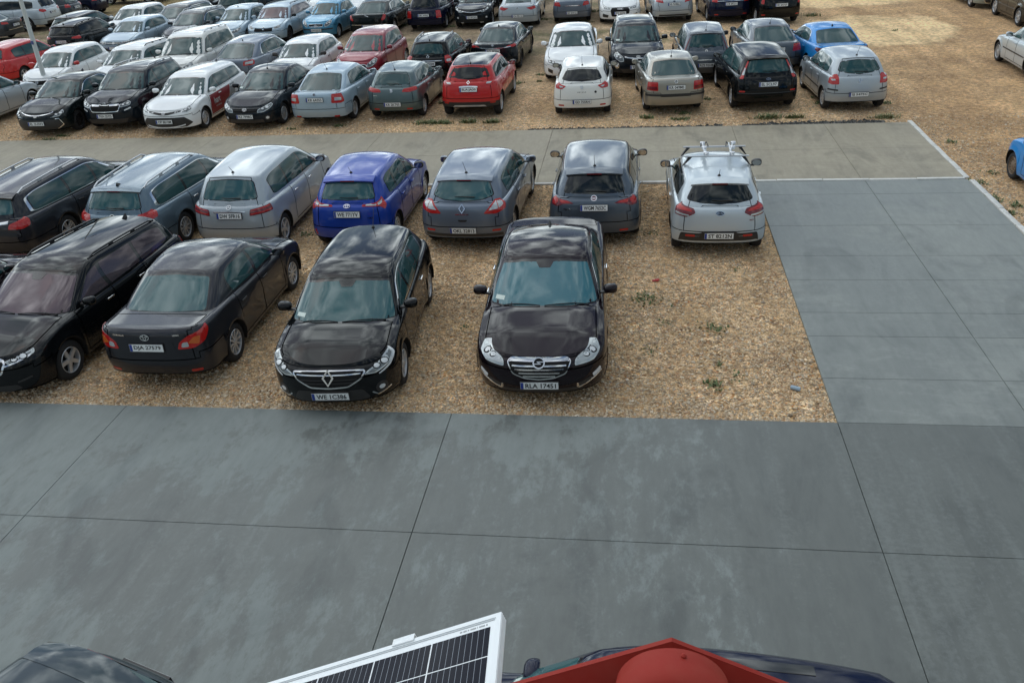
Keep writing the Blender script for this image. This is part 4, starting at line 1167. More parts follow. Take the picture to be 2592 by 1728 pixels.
def car(label, typ, col, face, pos, yaw=0.0, ov=None, plate=None, pz=None, rim='a5', lod=1, hl='swept', rl=None, feats=(), mirror=None, ant='rod',
        rails=None, roofcol=None, glass=None, trim=None, sill=False, wiper=True, spoiler=0.0, handle=None, sticker=True, rlmat=None, rlclear=None, cat='car', name='parked_car', palign='C', lampin=None, privacy=False, group=GROUP):
    d = dict(BASE); d.update(TYPES[typ]); d.update(ov or {})
    for k in ('rrs', 'rbs'):      # keep the tail with the length
        if 'L' in (ov or {}) and k not in ov: d[k] += d['L'] - TYPES[typ].get('L', BASE['L'])
    if 'H' in (ov or {}):
        dh = d['H'] - TYPES[typ].get('H', BASE['H'])
        for k in ('rfz', 'rrz'):
            if k not in ov: d[k] += dh
    L, Wd = d['L'], d['W']
    S = Shell(d)
    a = R(yaw); ax = Vector((math.sin(a), math.cos(a), 0)); er = Vector((math.cos(a), -math.sin(a), 0))
    if pos[0] == 'W': ctr = Vector((pos[1], pos[2], 0)); rz = R(pos[3])
    else:
        if pos[0] == 'P': Q = at(pos[1], pos[2], pos[3])
        elif pos[0] == 'C': Q = at(pos[1], pos[2], pos[3]) - ax * d['cs']
        elif pos[0] in ('wr', 'wl'):
            g = at(pos[1], pos[2], 0); oh = d['fo'] if face == 'F' else L - d['fo'] - d['wb']
            Q = g + er * (Wd / 2 - .06) * (-1 if pos[0] == 'wr' else 1) - ax * oh
        ctr = Vector((Q.x, Q.y, 0)) + ax * (L / 2)
        fwd = -ax if face == 'F' else ax
        rz = math.atan2(fwd.y, fwd.x)
    NCAR[0] += 1
    root = empty(name, (ctr.x, ctr.y, -.022), rz)
    tag(root, label, cat, group)
    pm = paint(col)
    clad = d['clad']
    mats = [pm, BLACK, SEAM, UNDER]
    def mf(c, t): return 3 if t == 'under' else (1 if c[2] < clad else 0)
    seam = 2 if lod < 2 else None
    new_obj('body', S.part_mesh('body', {'body', 'under'}, mats, mf), root)
    rc = paint(roofcol) if roofcol in PAINTS else (GLOSSB if roofcol == 'glass' else pm)
    new_obj('roof', S.part_mesh('roof', {'roof'}, [rc]), root)
    doors = {}
    for nm, tg in (('bonnet', {'bonnet'}), ('boot_lid' if typ == 'sedan' else 'tailgate', {'tailgate'}), ('bumper', {'bumper_f'}), ('bumper', {'bumper_r'}), ('door', {'door_f_l'}), ('door', {'door_f_r'}), ('door', {'door_r_l'}), ('door', {'door_r_r'})):
        me = S.part_mesh(nm, tg, mats, mf, seam)
        if me:
            o = new_obj(nm, me, root)
            doors[tuple(tg)[0]] = o
    h = .09 if lod == 0 else .14
    hk = (.22, .18) if lod == 0 else (.34, .26)
    gl = glass or GLASS
    gw = glass or (GLASS_N if lod == 0 else GLASS)
    # windscreen
    wp = poly_round([(-.86, .13), (-.4, .085), (.4, .085), (.86, .13), (.90, .86), (.5, .885), (-.5, .885), (-.90, .86)], .05)
    ws = patch('windscreen', S.m_front, wp, hk, gw, root, .006)
    patch('windscreen_seal', S.m_front, grow(wp, .035), hk, GLOSSB, ws, .0025)
    if wiper and lod < 2:
        b = MB()
        for v0, v1 in ((-.62, -.05), (.02, .70)):
            pts = [S.m_front(v0 + (v1 - v0) * t / 6, .085 + .03 * math.sin(t / 6 * 3.1)) for t in range(7)]
            b.tube([p + n * .022 for p, n in pts], .009, 5)
        b.build('wiper', BLACK, root)
    if sticker and lod < 2:
        patch('sticker', S.m_front, [(-.80, .20), (-.64, .19), (-.64, .27), (-.80, .28)], (.2, .1), STICK, ws, .009, .004)
    if lod == 0:
        patch('mirror_housing', S.m_front, poly_round([(-.20, .90), (.20, .90), (.11, .77), (-.11, .77)], .02), (.2, .1), LAMPD if False else GLOSSB, ws, .009, .004)
    # rear window
    hatch = d['rbs'] > L - .3
    rwp = d.get('rw') or ([(-.72, .26), (0, .22), (.72, .26), (.74, .84), (0, .87), (-.74, .84)] if hatch else [(-.80, .13), (0, .10), (.80, .13), (.84, .86), (0, .885), (-.84, .86)])
    rwp = poly_round(rwp, .08)
    rw = patch('rear_window', S.m_rear, rwp, hk, GLASS_D if privacy else (GLASS if glass is GLASS_T else gw), root, .006)
    patch('window_seal', S.m_rear, grow(rwp, .03), hk, GLOSSB, rw, .0025)
    if hatch and wiper and lod < 2 and face == 'R':
        b = MB(); pts = [S.m_rear(-.30 + .5 * t / 5, .27 + .02 * t / 5) for t in range(6)]
        b.tube([p + n * .022 for p, n in pts], [.012, .011, .01, .008, .007, .006], 5); b.build('rear_wiper', BLACK, root)
    # side windows
    for sg in (1, -1):
        mp = S.m_side(sg)
        dlo = [(d['f0'], d['kb'] - .02), (d['f0'] + .04, d['kt'] - .10), (d['f0'] + .14, d['kt']), (d['f1t'] - .1, d['kt']), (d['f1t'], d['kt'] - .08), (d['f1b'], d['kb'] + .06), (d['f1b'] - .04, d['kb'] + .01)]
        if 'dlo' in d: dlo = d['dlo']
        dl = poly_round(dlo, .05, 3)
        sp = lambda p: L / 2 - mp(p[0], p[1])[0].x
        fr = patch('window_frame', mp, grow(dl, .012), (.10, .16), GLOSSB, root, .003)
        if trim: patch('window_trim', mp, grow(dl, .040), (.10, .16), trim, fr, .0015)
        def cut(poly, s0, keep):
            out = []
            for i in range(len(poly)):
                p, q = poly[i], poly[(i + 1) % len(poly)]; a_, b_ = (sp(p) - s0) * keep, (sp(q) - s0) * keep
                if a_ >= 0: out.append(p)
                if (a_ >= 0) != (b_ >= 0):
                    t = a_ / (a_ - b_); out.append((p[0] + (q[0] - p[0]) * t, p[1] + (q[1] - p[1]) * t))
            return out
        cuts = [d['dB']] if d.get('two') else [d['dB'], d['dC'] + (.02 if hatch else 0)]
        lo = -9
        for i in range(len(cuts) + 1):
            pl = dl
            if i > 0: pl = cut(pl, cuts[i - 1] + (.045 if i == 1 else .03), 1)
            if i < len(cuts): pl = cut(pl, cuts[i] - .045, -1)
            if len(pl) < 3: continue
            xs = [sp(p) for p in pl]
            if max(xs) - min(xs) < .06: continue
            patch('side_window', mp, pl, (.12, .18), (GLASS_D if privacy and i > 0 else (GLASS if glass is GLASS_T else gl)), root, .006)
    # lamps
    zl = d['zn'] + d.get('hlz', 0)
    hw = Wd / 2
    mF, mR = S.m_wrap('F', 16), S.m_wrap('R', d.get('rel', 12))
    hp = HLS[hl] if isinstance(hl, str) else hl
    for sg in (1, -1):
        pts = poly_round([(sg * u * hw if isinstance(hl, str) else sg * u, zl + z if isinstance(hl, str) else z) for u, z in hp], .03, 3)
        o = patch('headlight', mF, pts, .06, CLEAR, root, .006)
        if o and lod < 2 and face == 'F':
            patch('lamp_reflector', mF, grow(pts, -.02), .06, lampin or LAMPD, o, .009)
            c = np.mean(np.array(hp), axis=0)
            for (du, dz, rr) in ((.05, .012, .055), (-.10, -.012, .046)):
                cu, cz = (c[0] * hw, zl + c[1]) if isinstance(hl, str) else (c[0], c[1])
                patch('lamp_ring', mF, [(sg * (cu + du) + x, cz + dz + y) for x, y in ell(rr * 1.35, rr * .85, n=12)], .05, SEAM, o, .011)
                patch('projector', mF, [(sg * (cu + du) + x, cz + dz + y) for x, y in ell(rr, rr * .62, n=10)], .05, LAMPW, o, .013)
        rp = rl or [(.50, .74), (.54, .88), (.86, .95), (.90, .84), (.84, .72)]
        pts = poly_round([(sg * u, z) for u, z in rp], .03, 3)
        o = patch('taillight', mR, pts, .06, rlmat or RED, root, .008)
        if o and rlclear:
            for q in rlclear:
                patch('lamp_lens', mR, poly_round([(sg * u, z) for u, z in q[1:]], .02, 2), .05, q[0], o, .012)
    # plate
    end = face if face in 'FR' else 'R'
    pz = pz or (.42 if end == 'F' else (.78 if hatch else .75))
    for e in ('F', 'R'):
        z = pz if e == end else (.42 if e == 'F' else .78)
        r = (mF if e == 'F' else mR)(0, z + .02)
        if r and (e == end or lod == 0):
            n = Vector(r[1]); n.z = max(-.1, min(.25, n.z)); n = Vector((n.x, 0, n.z)).normalized()
            M = frame_at(r[0] + n * .022, n)
            plate_objs(plate if e == end else None, M, root, palign)
    # features
    for f in feats:
        k, e = f[0], f[1]; mp = mF if e == 'F' else mR
        if k == 'S':
            pts = poly_round(symm(f[3]), .03, 3)
            o = patch(f[2], mp, pts, .07, f[4], root, .006)
            if len(f) > 5 and o: patch(f[2] + '_trim', mp, grow(pts, f[6]), .07, f[5], o, .004)
        elif k == 'D':
            for sg in (1, -1):
                pts = poly_round([(sg * u, z) for u, z in f[3]], .02, 2)
                o = patch(f[2], mp, pts, .06, f[4], root, .007)
                if len(f) > 5 and o: patch(f[2] + '_trim', mp, grow(pts, f[6]), .06, f[5], o, .004)
        elif k == 'D1':
            patch(f[2], mp, f[3], .06, f[4], root, .007)
        elif k == 'B':
            nm, um, z, th, m = f[2:7]; dz = f[7] if len(f) > 7 else 0
            top = [(um * t / 6, z + th / 2 + dz * (t / 6) ** 2) for t in range(7)]; bot = [(um * t / 6, z - th / 2 + dz * (t / 6) ** 2) for t in range(6, -1, -1)]
            half = top + bot
            patch(nm, mp, [(-u, zz) for u, zz in top[:0:-1]] + top + bot[:-1] + [(-u, zz) for u, zz in bot[::-1]], .09, m, root, .012)
        elif k == 'E':
            r = mp(0, f[3])
            if r:
                o = new_obj('emblem', emblem_mesh(f[2]), root); sc = (f[4] if len(f) > 4 else 1) * (1 if lod == 0 else .85)
                o.matrix_local = frame_at(r[0] + r[1] * .010, r[1]) @ Matrix.Scale(sc, 4)
        elif k == 'T':
            r = mp(f[3], f[4])
            if r:
                V, F = text_geo(f[2], f[5], f[6]); M = frame_at(r[0] + r[1] * .012, r[1])
                new_obj('badge_lettering', mesh('badge_lettering', [M @ Vector((v[0], v[1], 0)) for v in V], F, f[7] if len(f) > 7 else CHROME, None, None, False), root)
        elif k == 'side':     # side moulding along the doors
            for sg in (1, -1): patch('side_moulding', S.m_tubside(sg), [(d['fo'] + .45, f[2] - .025), (d['fo'] + d['wb'] - .42, f[2] - .015), (d['fo'] + d['wb'] - .42, f[2] + .02), (d['fo'] + .45, f[2] + .015)], .15, f[3], root, .008)
        elif k == 'poly':     # any panel on both sides: name, pts, mat
            for sg in (f[5] if len(f) > 5 else (1, -1)): patch(f[2], S.m_tubside(sg), f[3], .12, f[4], root, .0045)
        elif k == 'stext':
            for sg in (1, -1):
                r = S.m_tubside(sg)(f[3], f[4])
                V, F = text_geo(f[2], f[5], f[6]); M = frame_at(r[0] + r[1] * .010, r[1])
                new_obj('door_lettering', mesh('door_lettering', [M @ Vector((v[0], v[1], 0)) for v in V], F, LAMPW, None, None, False), root)
        elif k == 'top': patch(f[2], S.m_top(), f[3], .12, f[4], root, .006)
    # wheels
    ws_ = d['r'] / .32
    for sx, s in (('f', d['fo']), ('r', d['fo'] + d['wb'])):
        for sg in (1, -1):
            o = new_obj('wheel', tyre_mesh(), root)
            o.location = (L / 2 - s, sg * (Wd / 2 - .125), d['r']); o.scale = (ws_,) * 3
            o.rotation_euler = (0, 0, 0 if sg > 0 else math.pi)
            ri = new_obj('rim', rim_mesh(rim), o)
    # mirrors
    for sg in (1, -1):
        o = new_obj('wing_mirror', mirror_mesh(mirror or col), root)
        o.location = (L / 2 - (d['cs'] + d.get('ms', .52)), sg * (Wd / 2 * d.get('my', .93)), d['cz'] - .02); o.scale = (1, sg, 1)
        if lod < 2: new_obj('mirror_glass', CACHE['mirglass'], o)
    # handles
    if lod < 2:
        for tg, s in (('door_f_l', d['dB']), ('door_f_r', d['dB']), ('door_r_l', d['dC']), ('door_r_r', d['dC'])):
            if tg not in doors: continue
            sg = 1 if tg.endswith('l') else -1
            r = S.m_tubside(sg)(s - .16, d['cz'] - .16)
            if r:
                p = r[0]; b = MB(); b.box(p.x - .09, p.x + .09, p.y - .01, p.y + .012, p.z - .014, p.z + .014, 0, Matrix.Translation((0, sg * .018, 0)), .008)
                b.build('handle', {'chrome': CHROME, 'black': BLACK}.get(handle, pm), doors[tg])
    # aerial
    zr = lambda s, y=0: S.zroof(s, y)
    if ant:
        s = d['rrs'] - .16 if ant != 'front' else d['rfs'] + .15
        z = zr(s); b = MB(); x = L / 2 - s
        if ant == 'fin':
            b.add([(x + .09, 0, z - .01), (x - .07, .035, z - .01), (x - .07, -.035, z - .01), (x - .06, 0, z + .065), (x - .085, 0, z + .06)], [(0, 1, 3), (0, 3, 2), (1, 4, 3), (2, 3, 4), (1, 2, 4), (0, 2, 1)])
        else:
            ln = .22 if ant == 'short' else .38
            b.lathe([(.032, z - .005), (.028, z + .014), (.012, z + .03), (.0001, z + .032)], 12, 0, 'Z')
            b.V = [Vector((v.x + x, v.y, v.z)) for v in b.V]
            b.tube([(x, 0, z + .02), (x - ln * .6, 0, z + ln * .75)], [.006, .003], 5)
        b.build('aerial', BLACK, root)
    # roof rails
    if rails:
        b_m = {'chrome': ALLOY, 'black': BLACK, 'silver': paint('silver')}.get(rails, pm)
        for sg in (1, -1):
            s0, s1 = d['rfs'] + .35, d['rrs'] - .12; pts = []
            for t in range(13):
                s = s0 + (s1 - s0) * t / 12; y = Wd / 2 * d['wgt'] * .90 * (1 - .03 * (t / 12) ** 2)
                pts.append((L / 2 - s, sg * y, zr(s, y) + ((.032 if rails == 'black' else .05) if 0 < t < 12 else -.005)))
            b = MB(); b.tube(pts, .017, 7)
            for t in (4, 8): b.box(pts[t][0] - .05, pts[t][0] + .05, pts[t][1] - .012, pts[t][1] + .012, pts[t][2] - .06, pts[t][2], 0)
            b.build('roof_rail', b_m, root)
    # roof spoiler
    if spoiler:
        b = MB(); V = []; n = 9
        for j in range(n):
            v = -1 + 2 * j / (n - 1); y = v * Wd / 2 * d['wgt'] * .86
            s0 = d['rrs'] - .12; s1 = d['rrs'] + spoiler - .05 * v * v
            z0 = zr(s0, y) + .004; z1 = zr(d['rrs'], y) - .03 - .08 * spoiler
            V += [(L / 2 - s0, y, z0), (L / 2 - (s0 + s1) / 2, y * 1.01, (z0 + z1) / 2 + .014), (L / 2 - s1, y * 1.0, z1), (L / 2 - s1 + .01, y, z1 - .03), (L / 2 - s0, y, z0 - .08)]
        F = []
        for j in range(n - 1):
            for k in range(5): F.append((j * 5 + k, j * 5 + (k + 1) % 5, (j + 1) * 5 + (k + 1) % 5, (j + 1) * 5 + k))
        F += [tuple(range(5)), tuple(range((n - 1) * 5, n * 5))]
        b.add(V, F); so_ = b.build('roof_spoiler', pm, root, True, 30)
        if lod == 0 and face == 'R':
            b = MB(); x = L / 2 - (d['rrs'] + spoiler); z1 = zr(d['rrs']) - .03 - .08 * spoiler
            b.box(x - .004, x + .004, -.14, .14, z1 - .026, z1 - .006); b.build('brake_light', DRED, so_, False)
    return root, S, d
# ------------------------------------------------------------------ the cars, row by row
K, CH = BLACK, CHROME
def U(z, w=.62, m=None): return ('S', 'F', 'lower_grille', [(0, z + .06), (w, z + .05), (w - .06, z - .05), (0, z - .06)], m or K)
def FOG(u=.66, z=.36): return ('D', 'F', 'fog_lamp', ell(.055, .04, u, z, 10), LAMPW, K, .03)
def REFL(u=.62, z=.36, e='R'): return ('D', e, 'reflector', [(u - .09, z - .02), (u + .09, z - .02), (u + .09, z + .02), (u - .09, z + .02)], RED)
def VAL(z0=.22, z1=.34, w=.70): return ('S', 'R', 'diffuser', [(0, z1), (w - .08, z1), (w, z0 + .05), (w - .02, z0), (0, z0)], K)

# front row, nearest the concrete
car('black estate car at the left edge with chrome framed grille and pinkish reflecting windscreen', 'wagon', 'black', 'F', ('wr', 191, 951), 5, dict(L=4.69, W=1.83, H=1.47, wb=2.69, zn=.74), '79', .40, 'a5', 0,
    [(.50, .72), (.62, .76), (.80, .79), (1.04, .83), (1.0, .77), (.76, .71), (.58, .68)], None,
    [('S', 'F', 'grille', [(0, .75), (.40, .755), (.49, .71), (.42, .55), (0, .54)], SEAM, CH, .03), ('S', 'F', 'lower_grille', [(0, .33), (.60, .35), (.66, .28), (.5, .24), (0, .24)], K),
     ('D', 'F', 'fog_lamp', [(.62, .40), (.84, .45), (.84, .42), (.62, .37)], K), ('D', 'F', 'lamp_strip', [(.50, .665), (.92, .765), (.92, .745), (.50, .645)], CH)] + [('B', 'F', 'grille_bar', .0, 0, 0, K)] * 0,
    ant='fin', rails='black', glass=GLASS_P, palign='R', handle='chrome')
car('dark grey saloon parked tail out, plate DJA 27579, front row', 'sedan', 'anthracite', 'R', ('P', 372, 879, .75), 0, dict(L=4.54, W=1.76, H=1.47, wb=2.6, r=.315, rbs=3.95, rrs=3.2, tz=1.04, bz=1.02), 'DJA 27579', .75, 'a10', 0,
    'almond', [(.46, .73), (.50, .84), (.64, .93), (1.04, 1.02), (1.04, .93), (.88, .80), (.70, .73)],
    [('E', 'R', 'ovals', .93), ('T', 'R', 'COROLLA', .42, .955, .19, .022), ('T', 'R', 'VERSO', -.47, .955, .10, .02), REFL(.66, .36), ('S', 'R', 'boot_recess', [(0, .86), (.40, .86), (.44, .68), (0, .66)], paint('anthracite'))],
    ant=None, rlclear=[(AMBER, (.62, .82), (.72, .90), (.82, .90), (.78, .78)), (CLEAR, (.52, .76), (.54, .83), (.62, .84), (.63, .76))], handle='black')
car('black hatchback with large chrome rhombus badge and plate WE 1C386', 'hatch', 'black', 'F', ('P', 836, 998, .36), -4, dict(L=4.36, W=1.81, H=1.45, wb=2.67, r=.325, zn=.76, fo=.93), 'WE 1C386', .34, 'a7', 0,
    [(.50, .645), (.58, .70), (.74, .755), (.95, .83), (1.10, .865), (1.08, .79), (.92, .70), (.66, .63)], None,
    [('S', 'F', 'grille', [(0, .72), (.30, .715), (.52, .70), (.44, .60), (.26, .50), (0, .485)], SEAM, CH, .022), ('B', 'F', 'grille_bar', .46, .672, .016, CH), ('B', 'F', 'grille_bar', .40, .60, .014, K), ('B', 'F', 'grille_bar', .34, .55, .014, K),
     ('E', 'F', 'diamond', .635, 1.25), ('S', 'F', 'lower_grille', [(0, .44), (.46, .43), (.56, .28), (.5, .25), (0, .25)], K), ('D', 'F', 'lamp_strip', [(1.10, .875), (1.13, .875), (1.11, .77), (.93, .665), (.72, .60), (.72, .618), (.91, .685), (1.08, .79)], LAMPW),
     ('D', 'F', 'fog_lamp', ell(.05, .035, .74, .40, 10), LAMPW, K, .05), ('D', 'F', 'bumper_trim', [(.60, .36), (.68, .30), (.90, .36), (.90, .345), (.68, .28), (.58, .35)], CH)],
    ant='rod', trim=CH, handle='chrome')
car('dark aubergine saloon with wide chrome grille, plate RLA 17451, beside the empty gravel bay', 'sedan', 'aubergine', 'F', ('P', 1365, 967, .40), -2, dict(L=4.83, W=1.86, H=1.49, wb=2.74, r=.335, fo=.97, zn=.74, cs=1.18, rfs=2.05, rrs=3.45, rbs=4.35, rrz=1.38, pks=2.6, ar=.48), 'RLA 17451', .36, 'a7', 0,
    [(.50, .64), (.52, .72), (.66, .79), (.90, .85), (1.12, .895), (1.15, .86), (1.02, .76), (.80, .66)], None,
    [('S', 'F', 'grille', [(0, .765), (.40, .76), (.45, .72), (.36, .55), (.20, .49), (0, .47)], SEAM, CH, .016), ('B', 'F', 'grille_bar', .42, .742, .05, CH), ('B', 'F', 'grille_bar', .38, .66, .02, CH), ('B', 'F', 'grille_bar', .34, .605, .02, CH), ('B', 'F', 'grille_bar', .28, .555, .02, CH), ('B', 'F', 'grille_bar', .22, .51, .016, CH),
     ('E', 'F', 'bolt', .70, 1.3), ('S', 'F', 'lower_grille', [(0, .31), (.60, .31), (.64, .26), (0, .24)], K), ('D', 'F', 'fog_lamp', [(.76, .46), (.92, .52), (.93, .47), (.78, .41)], LAMPW), ('D', 'F', 'bumper_vent', [(.52, .36), (.74, .43), (.76, .39), (.54, .31)], K), ('D', 'F', 'bumper_trim', [(.52, .31), (.56, .285), (.95, .44), (.95, .455), (.56, .305), (.54, .37), (.52, .37)], CH)],
    ant='fin', trim=CH, rails=None, handle='chrome', glass=GLASS_T, lampin=mat('lamp_silver', (.40, .43, .44), .2, .4, .8))
car('brownish black car mostly cut off at the left edge, bonnet behind the front black estate', 'hatch', 'aubergine', 'R', ('W', -11.62, 11.95, 88), 0, dict(L=4.3), None, None, 'a5', 1)
# second row, tails towards the front row
car('charcoal estate car at the left edge with chrome bar across its tailgate, plate ending 72K', 'wagon', 'anthracite', 'R', ('P', -38, 586, .75), 3, dict(L=4.91, W=1.86, H=1.50, wb=2.74, rrs=4.5, rbs=4.78, r=.33), '72K', .74, 'd5', 0,
    'swept', [(.50, .80), (.54, .90), (.95, 1.02), (1.02, .96), (.98, .84), (.80, .79)], [('B', 'R', 'chrome_bar', .52, .90, .05, CH, .04), VAL()], ant='fin', rails='chrome', trim=CH, palign='R', spoiler=.12)
car('steel blue estate car with silver roof rails and wiper standing up on its rear window', 'wagon', 'steel', 'R', ('P', 279, 551, .92), 3, dict(L=4.77, W=1.82, H=1.50, wb=2.71, rrs=4.38, rbs=4.66, r=.325), None, .66, 'a10', 0,
    'swept', [(.50, .84), (.55, .97), (.98, 1.05), (1.06, 1.00), (1.0, .88), (.75, .84)], [('E', 'R', 'vw', .92, 1.2), VAL()], ant='fin', rails='chrome', trim=CH, spoiler=.08, handle='chrome')
car('silver tall hatchback with plate DW 5FR16 beside the steel blue estate', 'mpv', 'silver', 'R', ('P', 579, 546, .80), .5, dict(L=4.27, W=1.78, H=1.60, wb=2.78, r=.32), 'DW 5FR16', .79, 'a5', 0,
    'almond', [(.42, .80), (.44, .93), (.95, 1.0), (.95, .86)], [('E', 'R', 'star', .97), ('B', 'R', 'handle_bar', .34, .885, .025, CH), VAL(.22, .32, .6), ('T', 'R', 'B200', -.55, 1.01, .11, .025), ('T', 'R', 'CDI', .52, 1.02, .09, .025)],
    ant='short', rlmat=DRED, rlclear=[(RED, (.46, .90), (.47, .925), (.90, .985), (.90, .955)), (RED, (.44, .82), (.45, .85), (.93, .91), (.93, .88))], handle='chrome', mirror='none')
car('royal blue hatchback with plate WE 771YV', 'hatch', 'royal', 'R', ('P', 877, 541, .80), .5, dict(L=3.95, W=1.695, H=1.51, wb=2.51, r=.305, fo=.80, rrs=3.5, rbs=3.84, dB=2.05, dC=2.85), 'WE 771YV', .78, 'hub', 0,
    'swept', [(.30, .95), (.32, .985), (.62, 1.01), (.88, 1.11), (.93, 1.07), (.88, .93), (.80, .86), (.70, .93)], [('E', 'R', 'ovals', .955), ('D', 'R', 'reflector', [(.74, .34), (.78, .34), (.78, .46), (.74, .46)], RED), ('T', 'R', 'YARIS', -.46, .72, .12, .03), VAL(.22, .30, .55)],
    ant='short', rlclear=[(CLEAR, (.38, .962), (.40, .985), (.62, .99), (.62, .95)), (CLEAR, (.66, .95), (.66, 1.0), (.84, 1.06), (.82, 1.0))], mirror='none', spoiler=.14)
car('grey blue hatchback with pointed red and white lamps, plate OKL 32813', 'hatch', 'blue_grey', 'R', ('P', 1172, 579, .48), 2, dict(L=4.295, W=1.81, H=1.47, wb=2.64, r=.32, rw=[(-.76, .36), (-.45, .20), (0, .14), (.45, .20), (.76, .36), (.74, .84), (0, .87), (-.74, .84)]), 'OKL 32813', .45, 'hub', 0,
    'swept', [(.42, .80), (.54, .93), (.70, 1.06), (.95, 1.06), (.97, .95), (.90, .86), (.66, .79)], [('E', 'R', 'diamond', .90), ('T', 'R', 'MEGANE', 0, .785, .26, .025), ('S', 'R', 'lower_trim', [(0, .385), (.80, .40), (.82, .26), (.6, .22), (0, .22)], K), REFL(.66, .46), ('S', 'R', 'latch', [(0, .68), (.10, .68), (.07, .64), (0, .64)], K)],
    ant='rod', rlclear=[(CLEAR, (.52, .86), (.60, .94), (.72, 1.03), (.72, .88)), (CLEAR, (.74, .89), (.74, 1.03), (.90, 1.03), (.88, .95))], spoiler=.10)
car('slate grey hatchback with round red badge and plate WGM 7652C', 'hatch', 'slate', 'R', ('P', 1503, 524, .82), -.5, dict(L=4.37, W=1.79, H=1.50, wb=2.64, r=.32), 'WGM 7652C', .80, 'hub', 0,
    'swept', [(.38, .90), (.50, .95), (.72, .975), (.92, 1.02), (.95, .92), (.90, .84), (.74, .83), (.60, .88)], [('E', 'R', 'shield', .99, 1.1), ('T', 'R', 'TIPO', .52, .78, .15, .035), REFL(.58, .36), ('side', 'R', .52, paint('slate'))],
    ant='rod', rlmat=DRED, rlclear=[(RED, (.44, .91), (.52, .94), (.70, .96), (.66, .90)), (RED, (.72, .92), (.74, .965), (.90, 1.0), (.88, .88), (.78, .86))], mirror='none', privacy=True, spoiler=.12)
RIO = car('silver hatchback carrying a roof rack, plate ST 8212N, rightmost of its row', 'hatch', 'pale_silver', 'R', ('P', 1820, 592, .47), 0, dict(L=4.07, W=1.725, H=1.45, wb=2.58, r=.31, fo=.83, rrs=3.6, rbs=3.96, rw=[(-.78, .34), (-.4, .22), (0, .19), (.4, .22), (.78, .34), (.74, .84), (0, .87), (-.74, .84)], dB=2.08, dC=2.92), 'ST 8212N', .44, 'a5', 0,
    'swept', [(.44, .88), (.48, .96), (.70, 1.0), (.90, 1.06), (.94, .96), (.90, .82), (.60, .80)], [('E', 'R', 'oval_text', .88), ('S', 'R', 'lower_trim', [(0, .54), (.28, .54), (.34, .50), (.70, .50), (.78, .30), (.70, .22), (0, .22)], K), REFL(.52, .45), ('T', 'R', 'RIO', -.58, .74, .08, .03, DRED)],
    ant='short', rlmat=DRED, rlclear=[(CLEAR, (.56, .815), (.56, .845), (.90, .88), (.89, .84)), (RED, (.50, .90), (.53, .94), (.88, 1.01), (.90, .93))], mirror='none', privacy=True, handle='chrome', spoiler=.10)
# third row, beyond the back road
car('silver hatchback cut off at the left edge beside the black saloon', 'hatch', 'silver', 'R', ('W', -21.9, 27.35, 88), 0, dict(L=4.3, H=1.5, r=.31), None, None, 'a5', 1, mirror='none')
car('black saloon with thin chrome brow over its grille, plate EL 2U593', 'sedan', 'pine', 'F', ('P', 92, 314, .42), -.5, dict(L=4.63, W=1.78, H=1.435, wb=2.7, zn=.72), 'EL 2U593', .42, 'k10', 1, [(.46, .60), (.62, .66), (.90, .79), (.98, .80), (.92, .70), (.74, .62)], None,
    [('B', 'F', 'chrome_brow', .60, .68, .022, CH, .10), ('E', 'F', 'ovals', .655), ('S', 'F', 'grille', [(0, .53), (.66, .54), (.78, .36), (.70, .26), (0, .25)], K), ('D', 'F', 'bumper_trim', [(.60, .545), (.70, .54), (.80, .36), (.62, .27), (.62, .25), (.83, .35), (.72, .56), (.60, .565)], CH)], trim=CH, ant='fin')
car('dark grey compact off-roader with chrome framed slatted grille, plate TKN 25725', 'suv', 'dark_blue', 'F', ('P', 265.6, 293, .52), -1, dict(L=4.39, W=1.84, H=1.61, wb=2.64), 'TKN 25725', .50, 'd5', 1, [(.50, .76), (.52, .86), (.86, .94), (.92, .90), (.84, .80)], None,
    [('S', 'F', 'grille', [(0, .84), (.10, .84), (.16, .87), (.48, .87), (.50, .80), (.42, .66), (0, .65)], SEAM, CH, .02), ('E', 'F', 'arrow', .90), ('S', 'F', 'lower_grille', [(0, .42), (.70, .42), (.62, .30), (0, .29)], K), ('D', 'F', 'fog_lamp', [(.62, .68), (.84, .74), (.84, .70), (.62, .64)], LAMPW)], rails='chrome')
car('white estate car with a lettered red panel on its door, plate OP 8810M', 'wagon', 'white', 'F', ('P', 416, 309, .42), .5, dict(L=4.65, W=1.79, H=1.46, wb=2.7, zn=.74), 'OP 8810M', .42, 'hub', 1, [(.56, .70), (.70, .75), (.94, .88), (1.0, .86), (.94, .76), (.74, .68)], None,
    [('S', 'F', 'grille', [(0, .56), (.62, .55), (.86, .36), (.66, .27), (0, .26)], K), ('S', 'F', 'upper_grille', [(0, .70), (.10, .71), (.56, .76), (.56, .72), (.14, .64), (0, .63)], K), ('E', 'F', 'ovals', .675), ('B', 'F', 'splitter', .62, .27, .03, paint('white'), .06),
     ('poly', 'F', 'door_panel', [(1.35, .30), (2.62, .32), (2.95, .88), (1.45, .86)], mat('sign_red', (.26, .012, .02), .4)), ('poly', 'F', 'door_panel', [(2.66, .32), (3.1, .36), (3.3, .88), (2.98, .88)], mat('sign_grey', (.30, .32, .33), .4)), ('stext', 'F', 'hart', 1.85, .66, .42, .20), ('stext', 'F', 'www.hart.eu', 1.9, .48, .40, .05)], ant='fin')
